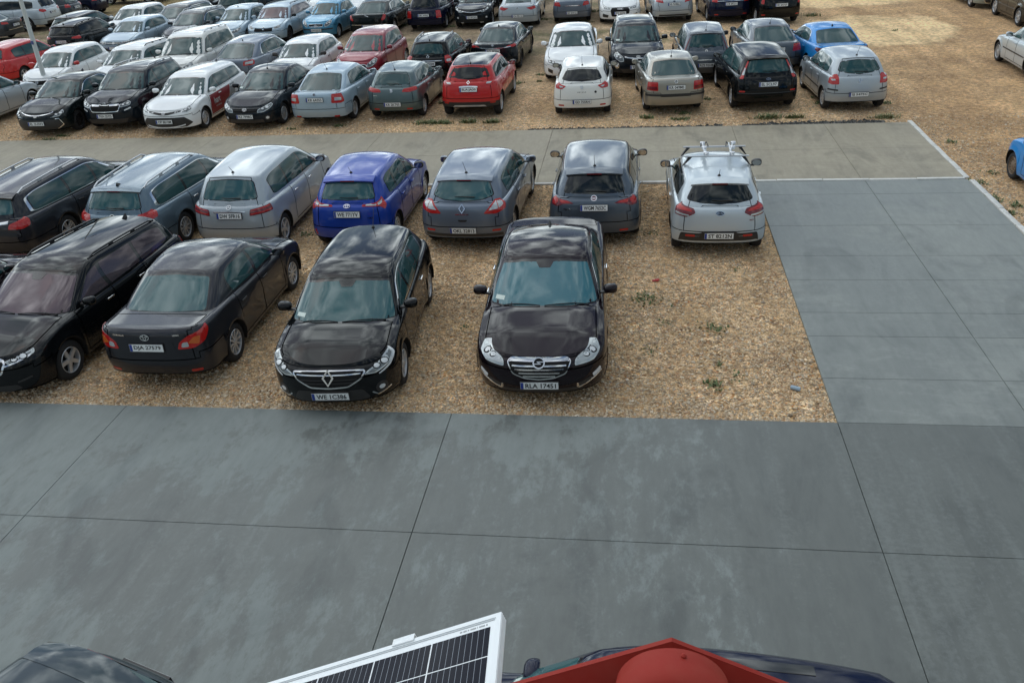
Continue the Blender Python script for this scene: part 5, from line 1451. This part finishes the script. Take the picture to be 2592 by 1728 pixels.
car('dark navy saloon with round chrome badge, plate RZ 7998G', 'sedan', 'dark_blue', 'F', ('P', 620, 296, .42), 3, dict(L=4.54, W=1.76, H=1.47, wb=2.6), 'RZ 7998G', .42, 'd7', 1, 'almond', None,
    [('S', 'F', 'grille', [(0, .68), (.40, .67), (.42, .62), (.34, .56), (0, .54)], SEAM), ('B', 'F', 'grille_bar', .38, .625, .014, K), ('E', 'F', 'ovals', .64, 1.2), ('S', 'F', 'lower_grille', [(0, .34), (.52, .35), (.58, .26), (0, .25)], K), FOG(.68, .38)], ant='front')
car('silver liftback with plate KR 6AS55 and yellow vest behind its rear window', 'sedan', 'ice', 'R', ('P', 795.5, 252, .82), 1.5, dict(L=4.57, W=1.77, H=1.46, wb=2.58, rrs=3.35, rbs=4.18, rrz=1.41), 'KR 6AS55', .80, 'a5', 1, 'rect', [(.50, .72), (.53, .98), (.88, .98), (.93, .74), (.80, .70)],
    [('E', 'R', 'arrow', .97), ('T', 'R', 'OCTAVIA', .40, .93, .20, .022), REFL(.62, .33)], rlclear=[(CLEAR, (.60, .78), (.61, .88), (.82, .86), (.82, .78))], ant='rod')
car('grey green hatchback with plate KR 2KT05', 'hatch', 'sage', 'R', ('P', 993, 263, .50), 1.5, dict(L=3.95, W=1.70, H=1.44, wb=2.46, r=.305, fo=.80, rrs=3.45, rbs=3.84, dB=2.05, dC=2.8), 'KR 2KT05', .48, 'a5', 1, 'almond', [(.32, .86), (.38, .95), (.80, 1.0), (.88, .97), (.84, .89), (.56, .85)],
    [('E', 'R', 'ess', .90), REFL(.52, .36), VAL(.22, .29, .6), ('T', 'R', 'IBIZA', .52, .76, .12, .02)], ant='rod')
car('bright red crossover with black roof, plate ELA JA30', 'suv', 'red', 'R', ('P', 1184.8, 226, .86), 1.5, dict(L=4.12, W=1.78, H=1.57, wb=2.61, r=.335, fo=.85, rrs=3.66, rbs=4.0, clad=.50, rfz=1.49, rrz=1.48, bz=1.08, cz=1.06, dB=2.1, dC=2.95, zn=.82, rw=[(-.80, .36), (0, .22), (.80, .36), (.76, .84), (0, .87), (-.76, .84)]), 'ELA JA30', .84, 'd5', 1, 'big', [(.46, 1.02), (.56, 1.10), (.88, 1.13), (.92, 1.02), (.66, .97)],
    [('E', 'R', 'diamond', 1.06, .9), ('B', 'R', 'chrome_strip', .28, .955, .045, CH, -.02), ('S', 'R', 'skid_plate', [(0, .41), (.46, .41), (.54, .34), (.50, .32), (0, .33)], ALLOY), REFL(.72, .47)], roofcol='black', rlclear=[(CLEAR, (.54, 1.02), (.58, 1.07), (.76, 1.07), (.68, 1.02))], ant='rod', mirror='black', privacy=True)
car('white three door hatchback with plate GD 755RH', 'hatch', 'cream_white', 'R', ('P', 1472.8, 256, .48), -1, dict(L=4.04, W=1.69, H=1.43, wb=2.47, r=.31, fo=.82, rrs=3.5, rbs=3.93, two=1, dB=2.35, clad=.30, rw=[(-.78, .36), (-.5, .25), (0, .22), (.5, .25), (.78, .36), (.74, .84), (0, .87), (-.74, .84)]), 'GD 755RH', .46, 'steel', 1, 'almond', [(.46, .93), (.60, .96), (.84, 1.04), (.88, .94), (.82, .85), (.58, .84)],
    [('E', 'R', 'ess', .88), ('T', 'R', 'I B I Z A', 0, .75, .26, .025, K), REFL(.62, .38), ('D1', 'R', 'sticker', ell(.035, .035, -.40, .75, 12), K)], rlclear=[(CLEAR, (.54, .89), (.58, .92), (.70, .94), (.66, .88))], ant='rod', mirror='none', privacy=True)
car('beige metallic saloon with black bumper strip, plate KR 049MS', 'sedan', 'beige', 'R', ('P', 1711.6, 218.7, .82), -5, dict(L=4.38, W=1.735, H=1.45, wb=2.51, rrs=3.2, rbs=3.85, tz=1.05, bz=1.03), 'KR 049MS', .79, 'a5', 1, 'rect', [(.50, .72), (.51, .97), (.86, .97), (.87, .74)],
    [('E', 'R', 'vw', .97), ('B', 'R', 'bumper_strip', .92, .60, .06, K), VAL(.22, .30, .7), ('side', 'R', .56, K)], ant='rod', rlclear=[(DRED, (.52, .75), (.53, .84), (.85, .84), (.85, .76))])
car('black compact people carrier with tall red and white lamps, plate EL 5CL97', 'mpv', 'black', 'R', ('P', 1945.6, 211, .80), -5, dict(L=4.33, W=1.82, H=1.58, wb=2.64, rel=8), 'EL 5CL97', .77, 'a7', 1, 'almond', [(.60, 1.44), (.66, 1.46), (.83, 1.16), (.86, .94), (.72, .94), (.72, 1.15)],
    [('E', 'R', 'oval', .93), REFL(.72, .60), ('B', 'R', 'bumper_lip', .86, .55, .02, paint('dark_grey'))], ant=None, spoiler=.10, rlclear=[(CLEAR, (.72, 1.04), (.71, 1.24), (.77, 1.24), (.82, 1.04))])
car('silver hatchback with rounded red lamps, plate SJ 5475C, right end of its row', 'hatch', 'silver', 'R', ('P', 2174, 237, .50), -3.5, dict(L=3.99, W=1.72, H=1.49, wb=2.575, r=.30, fo=.79, rrs=3.5, rbs=3.88, dB=2.05, dC=2.85, rw=[(-.76, .38), (-.4, .25), (0, .19), (.4, .25), (.76, .38), (.74, .82), (0, .86), (-.74, .82)]), 'SJ 5475C', .48, 'hub', 1, 'tall', [(.55, .78), (.58, .96), (.66, 1.06), (.84, 1.04), (.92, .94), (.90, .80), (.74, .77)],
    [('E', 'R', 'diamond', .88, .8), ('D', 'R', 'bumper_strip', [(.56, .60), (.88, .62), (.88, .66), (.56, .64)], K), ('side', 'R', .50, K), ('T', 'R', 'CLIO', 0, .80, .16, .02)], ant='rod', rlclear=[(CLEAR, (.66, .88), (.68, .92), (.82, .92), (.78, .87))], mirror='black')
# fourth row
car('red hatchback half hidden by the lamp post at the left edge', 'hatch', 'red', 'R', ('W', -24.95, 34.3, 86), 0, dict(L=4.34, W=1.79, H=1.5, wb=2.6), None, None, 'a5', 1, 'almond', [(.60, .90), (.66, 1.02), (.88, 1.06), (.92, .94), (.78, .86)], ant='front')
car('white compact people carrier with red mirrors behind the lamp post', 'mpv', 'white', 'F', ('P', 97, 224, .45), -.5, dict(L=4.1, W=1.68, H=1.53), None, .45, 'a5', 1, 'big', None, [('S', 'F', 'grille', [(0, .73), (.42, .74), (.38, .60), (0, .58)], SEAM), ('E', 'F', 'ring', .68, 1.2), ('S', 'F', 'lower_grille', [(0, .40), (.50, .40), (.46, .28), (0, .27)], K)], mirror='red', ant='short')
car('white estate car with black roof bars behind the dark compact off-roader', 'wagon', 'white', 'F', ('C', 295, 164, .98), .5, dict(L=4.67, H=1.48), None, None, 'a5', 1, 'slim', None, [('S', 'F', 'grille', [(0, .74), (.44, .73), (.38, .58), (0, .57)], SEAM, CH, .02)], rails='black')
car('tall white off-roader with roof bars and two bonnet vents', 'suv', 'cream_white', 'F', ('C', 451, 140.6, 1.13), -1, dict(L=4.78, W=1.91, H=1.80, zn=.96, cz=1.16, rfz=1.70, rrz=1.69, r=.37, wb=2.91, fo=.87), None, None, 'a5', 1, 'big', None,
    [('S', 'F', 'grille', [(0, .94), (.42, .93), (.36, .70), (0, .68)], SEAM, CH, .02), ('top', 'F', 'bonnet_vent', [(.92, .34), (.98, .34), (.98, .58), (.92, .58)], K), ('top', 'F', 'bonnet_vent', [(.92, -.58), (.98, -.58), (.98, -.34), (.92, -.34)], K)], rails='chrome', roofcol='white')
car('grey blue liftback with red rimmed clear lamps behind the dark navy saloon', 'sedan', 'blue_grey', 'R', ('P', 581, 173, .72), 3, dict(L=4.78, W=1.88, H=1.50, wb=2.85, rrs=3.55, rbs=4.45), 'GD 83R', .60, 'a7', 1, 'swept', [(.52, .80), (.56, .96), (.96, 1.00), (1.04, .94), (.96, .82)], [('S', 'R', 'lower_trim', [(0, .40), (.80, .42), (.82, .26), (0, .22)], K)], trim=CH, rlclear=[(CLEAR, (.60, .85), (.62, .93), (.94, .96), (.90, .86))], ant='short')
car('white three door hatchback with black mirrors and black side strip', 'hatch', 'white', 'F', ('C', 744, 145, .98), 1.5, dict(L=4.2, W=1.74, H=1.44, two=1, dB=2.35), None, None, 'hub', 1, 'almond', None, [('S', 'F', 'grille', [(0, .68), (.42, .68), (.40, .60), (0, .60)], SEAM), ('side', 'F', .55, K), U(.32)], mirror='none', ant='short', handle='black')
car('dark pink red tall hatchback with chrome framed grille', 'mpv', 'wine', 'F', ('C', 912, 131.7, 1.02), 3, dict(L=4.07, W=1.765, H=1.60, zn=.84, cz=1.05), None, None, 'a5', 1, 'tall', None, [('S', 'F', 'grille', [(0, .74), (.34, .75), (.44, .70), (.36, .62), (0, .60)], SEAM, CH, .02), ('T', 'F', 'KIA', 0, .82, .13, .045), U(.42, .55)], ant='rod')
car('black estate car with silver roof rails and bright red lamps, plate ending A330', 'wagon', 'black', 'R', ('P', 1082, 159.6, .78), 2, dict(L=4.20, W=1.71, H=1.51, wb=2.58, rrs=3.8, rbs=4.08, dB=2.1, dC=2.95), 'RZ A330', .74, 'a5', 1, 'tall', [(.62, .78), (.62, 1.02), (.86, 1.04), (.92, .94), (.88, .76)], [('E', 'R', 'diamond', 1.0, .9), ('B', 'R', 'chrome_strip', .50, .86, .02, CH)], rails='chrome', ant='rod', rlclear=[(CLEAR, (.68, .82), (.68, .90), (.86, .90), (.86, .82))])
car('dark blue grey saloon with chrome bar joining its red lamps', 'sedan', 'dark_blue', 'R', ('P', 1247, 130, .76), 2, dict(L=4.63, W=1.78, H=1.435, wb=2.7), 'RO 3PT66', .76, 'k10', 1, 'slim', [(.46, .90), (.56, .96), (.94, 1.02), (1.0, .94), (.80, .90)], [('B', 'R', 'chrome_bar', .66, .87, .022, CH, .05), ('E', 'R', 'ovals', .97, .9)], ant='fin', trim=CH)
car('white saloon with wide windscreen and round fog lamps, half hidden by a white hatchback', 'sedan', 'white', 'F', ('C', 1446, 116, .98), -2, dict(L=4.87, W=1.85, H=1.48, wb=2.85, cs=1.15), None, None, 'a5', 1, 'slim', None, [('S', 'F', 'grille', [(0, .62), (.42, .62), (.36, .38), (0, .36)], SEAM, CH, .02), ('D', 'F', 'bumper_vent', [(.62, .40), (.82, .46), (.82, .36), (.64, .30)], K, CH, .012)], ant=None)
car('black off-roader with chrome smile grille and silver roof rails', 'suv', 'dark_blue', 'F', ('P', 1615.6, 165, .52), -3, dict(L=4.41, W=1.82, H=1.66), 'TK 0472', .46, 'a5', 1, 'big', None, [('B', 'F', 'chrome_bar', .46, .76, .03, CH, .05), ('E', 'F', 'aitch', .81, 1.1), ('S', 'F', 'grille', [(0, .72), (.44, .74), (.48, .60), (0, .56)], SEAM), ('S', 'F', 'lower_grille', [(0, .40), (.60, .42), (.5, .30), (0, .28)], K), ('D', 'F', 'fog_lamp', ell(.06, .05, .74, .52, 10), LAMPW, CH, .05)], rails='chrome', ant=None)
car('grey compact people carrier with tall dark lamps, plate RZE 92338', 'mpv', 'grey', 'R', ('P', 1787.5, 163.6, .56), -2, dict(L=4.04, W=1.69, H=1.62, wb=2.63, rel=8), 'RZE 92338', .54, 'a5', 1, 'almond', [(.64, 1.42), (.70, 1.44), (.84, 1.14), (.86, .90), (.76, .90), (.74, 1.14)], [('E', 'R', 'bolt', 1.0, .7), ('B', 'R', 'chrome_strip', .64, .72, .018, CH), ('side', 'R', .52, K)], rlmat=DRED, ant='rod', mirror='none', spoiler=.06)
car('dark grey liftback with dark red lamps behind the black people carrier', 'sedan', 'grey', 'R', ('wr', 2007.7, 169.6), -4, dict(L=4.57, W=1.77, H=1.46, rrs=3.35, rbs=4.18), None, .8, 'a5', 1, 'rect', [(.52, .74), (.55, .98), (.86, .98), (.92, .76)], [], rlmat=RED, ant='rod', mirror='black')
car('bright blue saloon behind the silver hatchback at the row end', 'sedan', 'sky', 'R', ('P', 2138, 118, .97), -6, dict(L=4.46, W=1.80, H=1.42, wb=2.64, rrs=3.1), None, .6, 'k10', 1, 'slim', [(.40, .86), (.50, .93), (.94, .98), (1.0, .92), (.86, .84)], [('E', 'R', 'rings', .95)], rlmat=DRED, trim=CH, ant='fin')
# fifth row
G5 = 'cars parked in the far rows'
car('black crossover with bright red lamps, leftmost of the far row facing away', 'suv', 'black', 'R', ('P', 154, 106, .82), 1, dict(L=4.24, W=1.79, H=1.55, bz=1.06, cz=1.04, rfz=1.47, rrz=1.46, zn=.80), 'LE 5C6X0', .80, 'a5', 1, 'slim', [(.50, .96), (.56, 1.02), (.96, 1.07), (1.0, .94), (.86, .92)], [('T', 'R', 'SKODA', 0, .97, .40, .04, K)], rails='black', ant='fin', privacy=True, spoiler=.1, group=G5)
car('black five door hatchback behind the black crossover', 'hatch', 'dark_blue', 'R', ('W', -27.0, 42.55, 88), 0, dict(L=4.27, H=1.46), None, None, 'a5', 1, ant='short', spoiler=.1, group=G5)
car('pale blue grey old three door hatchback with upright front', 'hatch', 'ice', 'F', ('P', 285.7, 110.5, .66), 2, dict(L=4.15, W=1.735, H=1.44, wb=2.51, two=1, dB=2.35, zn=.76, cz=.98, nf=3.4, af=.5), None, .45, 'd7', 1, 'rect', None, [('S', 'F', 'grille', [(0, .74), (.40, .74), (.40, .64), (0, .64)], SEAM), ('B', 'F', 'grille_bar', .4, .69, .014, CH), ('E', 'F', 'vw', .69), U(.42, .6)], group=G5)
car('white hatchback behind the old pale blue three door', 'hatch', 'white', 'F', ('C', 312.5, 49, .98), 2, dict(L=4.3), None, None, 'a5', 1, group=G5)
car('dark grey estate car with chrome window line, further back of the two dark estates', 'wagon', 'dark_grey', 'F', ('C', 425, 46, .98), 2, dict(L=4.8), None, None, 'a5', 1, trim=CH, group=G5)
car('dark grey estate car with chrome window line, nearer of the two dark estates', 'wagon', 'dark_grey', 'F', ('C', 464.7, 63.6, .98), 2, dict(L=4.6), None, None, 'a5', 1, 'almond', trim=CH, rails='chrome', group=G5)
car('silver blue hatchback with wide trapezoid grille', 'hatch', 'ice', 'F', ('P', 565, 91, .45), 3, dict(L=3.97, W=1.72, H=1.48, fo=.82, wb=2.49, rrs=3.5, rbs=3.84), 'SBL 29B09', .40, 'a7', 1, 'almond', None, [('S', 'F', 'grille', [(0, .64), (.38, .63), (.46, .54), (.36, .48), (0, .48)], SEAM, CH, .015), ('E', 'F', 'oval', .71), ('D', 'F', 'bumper_vent', [(.58, .32), (.80, .42), (.80, .34), (.60, .28)], K)], ant='front', group=G5)
car('pale silver blue estate car with black winged grille and black lower lip', 'wagon', 'ice', 'F', ('P', 665.6, 86.6, .45), 1, dict(L=4.86, W=1.86, H=1.47), 'RZE 8Z541', .42, 'k10', 1, [(.54, .66), (.56, .76), (.86, .84), (.92, .80), (.86, .70)], None, [('S', 'F', 'grille', [(0, .70), (.10, .71), (.46, .74), (.44, .58), (0, .56)], SEAM), ('E', 'F', 'arrow', .76), ('S', 'F', 'lower_grille', [(0, .32), (.72, .36), (.76, .30), (0, .25)], K)], glass=GLASS_P, rails='black', mirror='black', group=G5)
car('turquoise blue small tall hatchback with large clear lamps', 'hatch', 'turquoise', 'F', ('P', 799.5, 75.4, .48), 3, dict(L=3.83, W=1.665, H=1.50, wb=2.455, fo=.78, r=.29, zn=.80, cz=1.0, rfz=1.42, rrs=3.35, rbs=3.7, dB=1.98, dC=2.7), 'DW K6159', .45, 'a5', 1, 'tall', None, [('S', 'F', 'grille', [(0, .74), (.36, .72), (.30, .62), (0, .60)], SEAM, CH, .015), ('E', 'F', 'aitch', .68), ('B', 'F', 'bumper_strip', .80, .50, .05, K)], group=G5)
car('black luxury saloon with slanted red lamps and leaping silver badge', 'sedan', 'pine', 'R', ('P', 927, 42, .93), 2, dict(L=5.0, W=1.90, H=1.46, wb=2.9, rrs=3.6, rbs=4.5, fo=.9), None, .5, 'a10', 1, 'slim', [(.70, .74), (.66, .80), (.80, 1.02), (.90, 1.06), (.94, .96), (.84, .80)], [('E', 'R', 'cat', .95, 1.6), ('B', 'R', 'chrome_strip', .86, .58, .02, CH)], trim=CH, ant=None, group=G5)
car('navy estate car with red and white lamps low on its tail', 'wagon', 'navy', 'R', ('P', 1071, 37.5, .74), 1, dict(L=4.68, W=1.75, H=1.50), 'SRC 4HH0', .70, 'a5', 1, 'rect', [(.60, .58), (.60, .92), (.84, .92), (.86, .60)], [('D', 'R', 'lamp_strip', [(.62, .58), (.84, .58), (.84, .62), (.62, .62)], CLEAR)], privacy=True, rails='chrome', group=G5)
car('dark slate crossover with thin chrome grille line', 'suv', 'dark_blue', 'F', ('P', 1193.8, 43.5, .52), -1, dict(L=4.14, W=1.76, H=1.52, bz=1.05, cz=1.03, rfz=1.45, rrz=1.45, zn=.84), 'SZ 0923N', .50, 'a5', 1, 'slim', None, [('B', 'F', 'chrome_bar', .46, .74, .022, CH, .06), ('S', 'F', 'grille', [(0, .73), (.46, .76), (.40, .66), (0, .62)], SEAM), FOG(.70, .50), ('B', 'F', 'skid_strip', .55, .30, .03, ALLOY)], group=G5)
car('silver liftback with curved tail and triangular red lamps', 'sedan', 'silver', 'R', ('P', 1309.8, 39, .58), -1, dict(L=4.84, W=1.86, H=1.49, wb=2.74, rrs=3.55, rbs=4.55), 'CH F5112', .54, 'a7', 1, 'slim', [(.40, .90), (.84, .98), (.90, .86), (.62, .80)], [('E', 'R', 'bolt', .90, .8), VAL(.22, .30, .6)], ant=None, group=G5)
car('grey blue small saloon with clear and red lamps, next to the white one', 'sedan', 'blue_grey', 'R', ('P', 1447, 31.7, .50), -2, dict(L=4.59, W=1.75, H=1.46), 'SO 2151Z', .48, 'a5', 1, 'rect', [(.50, .78), (.56, .96), (.84, .98), (.86, .82)], [('B', 'R', 'chrome_strip', .44, .80, .03, CH)], ant=None, group=G5)
car('white saloon with black hexagonal grille and four ring badge', 'sedan', 'white', 'F', ('P', 1569.9, 33, .47), -3, dict(L=4.73, W=1.84, H=1.43), 'PO 3SS46', .46, 'a5', 1, [(.44, .64), (.46, .72), (.82, .78), (.88, .74), (.80, .66)], None, [('S', 'F', 'grille', [(0, .72), (.38, .71), (.42, .60), (.36, .36), (0, .34)], SEAM, K, .02), ('E', 'F', 'rings', .66, 1.3), ('D', 'F', 'bumper_vent', [(.52, .40), (.82, .46), (.84, .32), (.56, .30)], K)], group=G5)
car('silver hatchback with black lower bumper, fourth from the right end', 'hatch', 'silver', 'R', ('P', 1707, 10, .80), -6, dict(L=4.31, W=1.78, H=1.47), 'KR 7WM66', .78, 'a5', 1, 'swept', [(.46, .86), (.52, .98), (.92, 1.04), (.94, .94)], [VAL(.22, .38, .74), ('E', 'R', 'oval_text', .92)], ant='short', group=G5)
car('navy people carrier with chrome strip above its plate', 'mpv', 'navy', 'R', ('P', 1851.4, 9, .80), -6, dict(L=4.4, W=1.80, H=1.64), 'CB 0F211', .78, 'a7', 1, 'rect', [(.56, .88), (.58, 1.0), (.88, 1.04), (.88, .90)], [('B', 'R', 'chrome_strip', .60, .93, .025, CH), REFL(.62, .38), ('E', 'R', 'vw', .93)], ant=None, group=G5)
car('black delivery van with tailgate, right end of the far row', 'van', 'black', 'R', ('P', 1978.7, 11.6, .80), -7, dict(L=4.4), 'SK 6475P', .78, 'd5', 1, 'rect', [(.72, .84), (.72, 1.14), (.85, 1.14), (.87, .86)], [REFL(.74, .42)], ant=None, cat='van', group=G5)
# glimpses beyond the fifth row
car('dark estate car peeping out above the silver blue hatchback', 'wagon', 'teal', 'R', ('W', -20.6, 47.4, 86), 0, dict(L=4.6), None, None, 'a5', 2, spoiler=.1, ant='fin', group=G5)
car('black off-roader with white plate, behind the dark estates', 'suv', 'black', 'F', ('W', -24.3, 51.4, -80), 0, dict(L=4.5, H=1.7), 'DW 9HX55', .55, 'a5', 2, group=G5)
car('black van showing its tail above the pale estate car', 'van', 'black', 'R', ('W', -18.3, 47.5, 84), 0, dict(L=4.6, H=1.75), None, None, 'a5', 2, cat='van', group=G5)
car('white car with grey windscreen between the pale estate and the turquoise hatchback', 'hatch', 'white', 'F', ('W', -16.4, 48.2, -86), 0, dict(L=4.3), None, None, 'a5', 2, group=G5)
car('white hatchback peeping out left of the black luxury saloon', 'hatch', 'white', 'F', ('W', -14.4, 47.0, -86), 0, dict(L=4.2), None, None, 'a5', 2, 'big', None, [U(.40, .5)], group=G5)
car('dark green estate car just behind the navy estate', 'wagon', 'teal', 'F', ('W', -9.2, 48.2, -88), 0, dict(L=4.6), None, None, 'd7', 2, group=G5)
car('dark wine hatchback behind the dark slate crossover', 'hatch', 'wine', 'R', ('W', -8.2, 49.3, 88), 0, dict(L=4.2), None, None, 'a5', 2, group=G5)
car('black saloon behind the silver liftback', 'sedan', 'black', 'R', ('W', -5.9, 50.6, 88), 0, dict(L=4.5), None, None, 'a5', 2, group=G5)
# column parked crosswise at the far left
GX = 'cars parked crosswise at the far left'
car('large pale gold off-roader parked crosswise at the far left', 'suv', 'pale_silver', 'R', ('W', -34.3, 47.2, 180), 0, dict(L=5.06, W=1.98, H=1.73, wb=3.0, r=.39, cz=1.12, bz=1.16, tz=1.12, rfz=1.62, rrz=1.62, fo=.95, dB=2.4, dC=3.3), 'WA 5E27', .86, 'a5', 1, 'slim', [(.52, .98), (.54, 1.10), (.96, 1.16), (1.0, 1.04), (.8, .96)], [('S', 'R', 'diffuser', [(0, .5), (.7, .5), (.7, .36), (0, .36)], K)], rails='chrome', privacy=True, group=GX)
car('dark grey saloon parked crosswise beside the pale off-roader', 'sedan', 'dark_grey', 'R', ('W', -34.15, 43.9, 180), 0, dict(L=4.6, W=1.8), 'WL 15CX', .72, 'a5', 1, 'slim', [(.5, .84), (.55, .95), (.9, .98), (.9, .86)], [('B', 'R', 'chrome_strip', .6, .56, .02, CH)], group=GX)
car('dark green grey hatchback parked crosswise beyond the pale off-roader', 'hatch', 'dark_grey', 'R', ('W', -34.0, 49.6, 180), 0, dict(L=4.3), 'SK 44HV', .76, 'a5', 1, 'almond', [(.5, .84), (.54, 1.02), (.88, 1.04), (.9, .84)], group=GX)
car('dark navy hatchback parked crosswise, farthest of the column', 'hatch', 'navy', 'R', ('W', -33.9, 52.3, 180), 0, dict(L=4.2), 'SK 10TR', .76, 'a5', 2, 'almond', [(.5, .84), (.54, 1.02), (.88, 1.04), (.9, .84)], group=GX)
car('black off-roader seen from its side at the far left', 'suv', 'black', 'F', ('W', -32.6, 57.2, 0), 0, dict(L=4.7, r=.38), None, None, 'd5', 2, group=GX)
# right hand side
GR = 'cars parked along the right hand gravel'
car('pale silver saloon at the right edge, rubbing strip along its doors', 'sedan', 'pale_silver', 'R', ('W', 12.62, 30.15, 89), 0, dict(L=4.47, W=1.74, H=1.42, wb=2.725, r=.315, fo=.75, cs=1.2), None, None, 'd7', 1, 'slim', None, [('side', 'R', .55, K)], group=GR)
car('dark brown delivery van at the upper right corner', 'van', 'olive', 'F', ('W', 15.5, 39.2, -91), 0, dict(L=4.5, r=.34, H=1.85), None, None, 'd5', 1, 'big', None, [('side', 'F', .55, paint('dark_grey'))], cat='van', group=GR)
car('grey green saloon cut off at the top right beside the brown van', 'sedan', 'green_silver', 'F', ('W', 15.2, 44.15, -88), 0, dict(L=4.6), None, None, 'a5', 1, 'slim', None, [('S', 'F', 'lower_grille', [(0, .42), (.60, .42), (.52, .28), (0, .26)], K, CH, .02)], group=GR)
car('bright blue small car with a bare steel wheel at the right edge', 'hatch', 'sky', 'R', ('W', 8.93, 18.55, 91), 0, dict(L=3.8, W=1.65, H=1.48, wb=2.4, fo=.74, r=.29, rrs=3.3, rbs=3.65, dB=1.95, dC=2.7), None, None, 'steel', 1, 'tall', group=GR)
# against the building, below the camera
car('grey teal hatchback at the lower left corner with wiper across its dark rear window', 'hatch', 'storm', 'R', ('W', -4.70, 2.72, -108), 0, dict(L=4.2, W=1.78, H=1.49, rw=[(-.80, .22), (0, .16), (.80, .22), (.80, .84), (0, .87), (-.80, .84)]), None, None, 'a5', 0, 'swept', [(.56, .84), (.60, 1.0), (.92, 1.06), (.94, .88)], spoiler=.16, ant=None, group='cars beside the building')
car('navy car parked crosswise under the red roof with black roof strips', 'suv', 'navy', 'R', ('W', .16, 3.95, 180), 0, dict(L=4.3, W=1.82, H=1.60, wgt=.80, cs=.85, rfs=1.66, ms=.40, my=.72, cz=1.04, bz=1.06, tz=1.04, rfz=1.48, rrz=1.47, zn=.84), None, None, 'a5', 0, ant=None, feats=[('top', 'R', 'roof_strip', [(1.9, .60), (3.3, .62), (3.3, .53), (1.9, .50)], GLOSSB), ('top', 'R', 'roof_strip', [(1.9, -.60), (3.3, -.62), (3.3, -.53), (1.9, -.50)], GLOSSB)], group='cars beside the building')
# ------------------------------------------------------------------ roof rack with two carriers on the silver hatchback
ro, S_, d_ = RIO
rk = empty('roof_rack', ro.location, ro.rotation_euler[2]); tag(rk, 'silver roof rack with two upright carriers on the silver hatchback', 'roof rack')
bars = []
for s in (d_['rfs'] + .28, d_['rfs'] + .95):
    x = d_['L'] / 2 - s; z = S_.zroof(s, 0) + .105; bars.append((x, z))
    b = MB(); b.tube([(x, -.60, z), (x, .60, z)], .017, 10); o = b.build('crossbar', CHROME if False else ALLOY, rk)
    for sg in (1, -1):
        ze = S_.zroof(s, .55) ; b = MB()
        b.add([(x - .03, sg * .47, z - .015), (x + .03, sg * .47, z - .015), (x + .045, sg * .60, ze + .0), (x - .045, sg * .60, ze + .0), (x - .03, sg * .53, z - .008), (x + .03, sg * .53, z - .008), (x + .045, sg * .64, ze - .03), (x - .045, sg * .64, ze - .03)], [(0, 1, 2, 3), (4, 7, 6, 5), (0, 4, 5, 1), (1, 5, 6, 2), (2, 6, 7, 3), (3, 7, 4, 0)])
        b.build('foot', BLACK, rk, False)
for y, tilt in ((.20, .03), (-.28, -.08)):
    b = MB()
    (x0, z0), (x1, z1) = bars
    b.box(x1 - .10, x0 + .08, y - .02, y + .02, z1 + .018, z1 + .045, 0, None, .006)
    for q in (.0, .55, 1.0):
        xx = x1 + (x0 - x1) * q; b.lathe([(.0001, -.05), (.032, -.045), (.036, 0), (.032, .045), (.0001, .05)], 12, 1)
        for v in b.V[-60:]: v += Vector((xx, y + tilt * q, z1 + .055))
    for sg in (1, -1): b.tube([(x0, y, z0 + .03), (x0 + .04, y + sg * .05, z0 + .085), (x0 - .16, y + sg * .07, z0 + .06)], .010, 6, 2)
    b.tube([(x1 - .06, y, z1 + .05), (x1 + .05, y + .03, z1 + .07), (x0, y + tilt, z0 + .08)], .016, 8, 0)
    b.build('carrier', [ALLOY, CHROME, BLACK], rk)
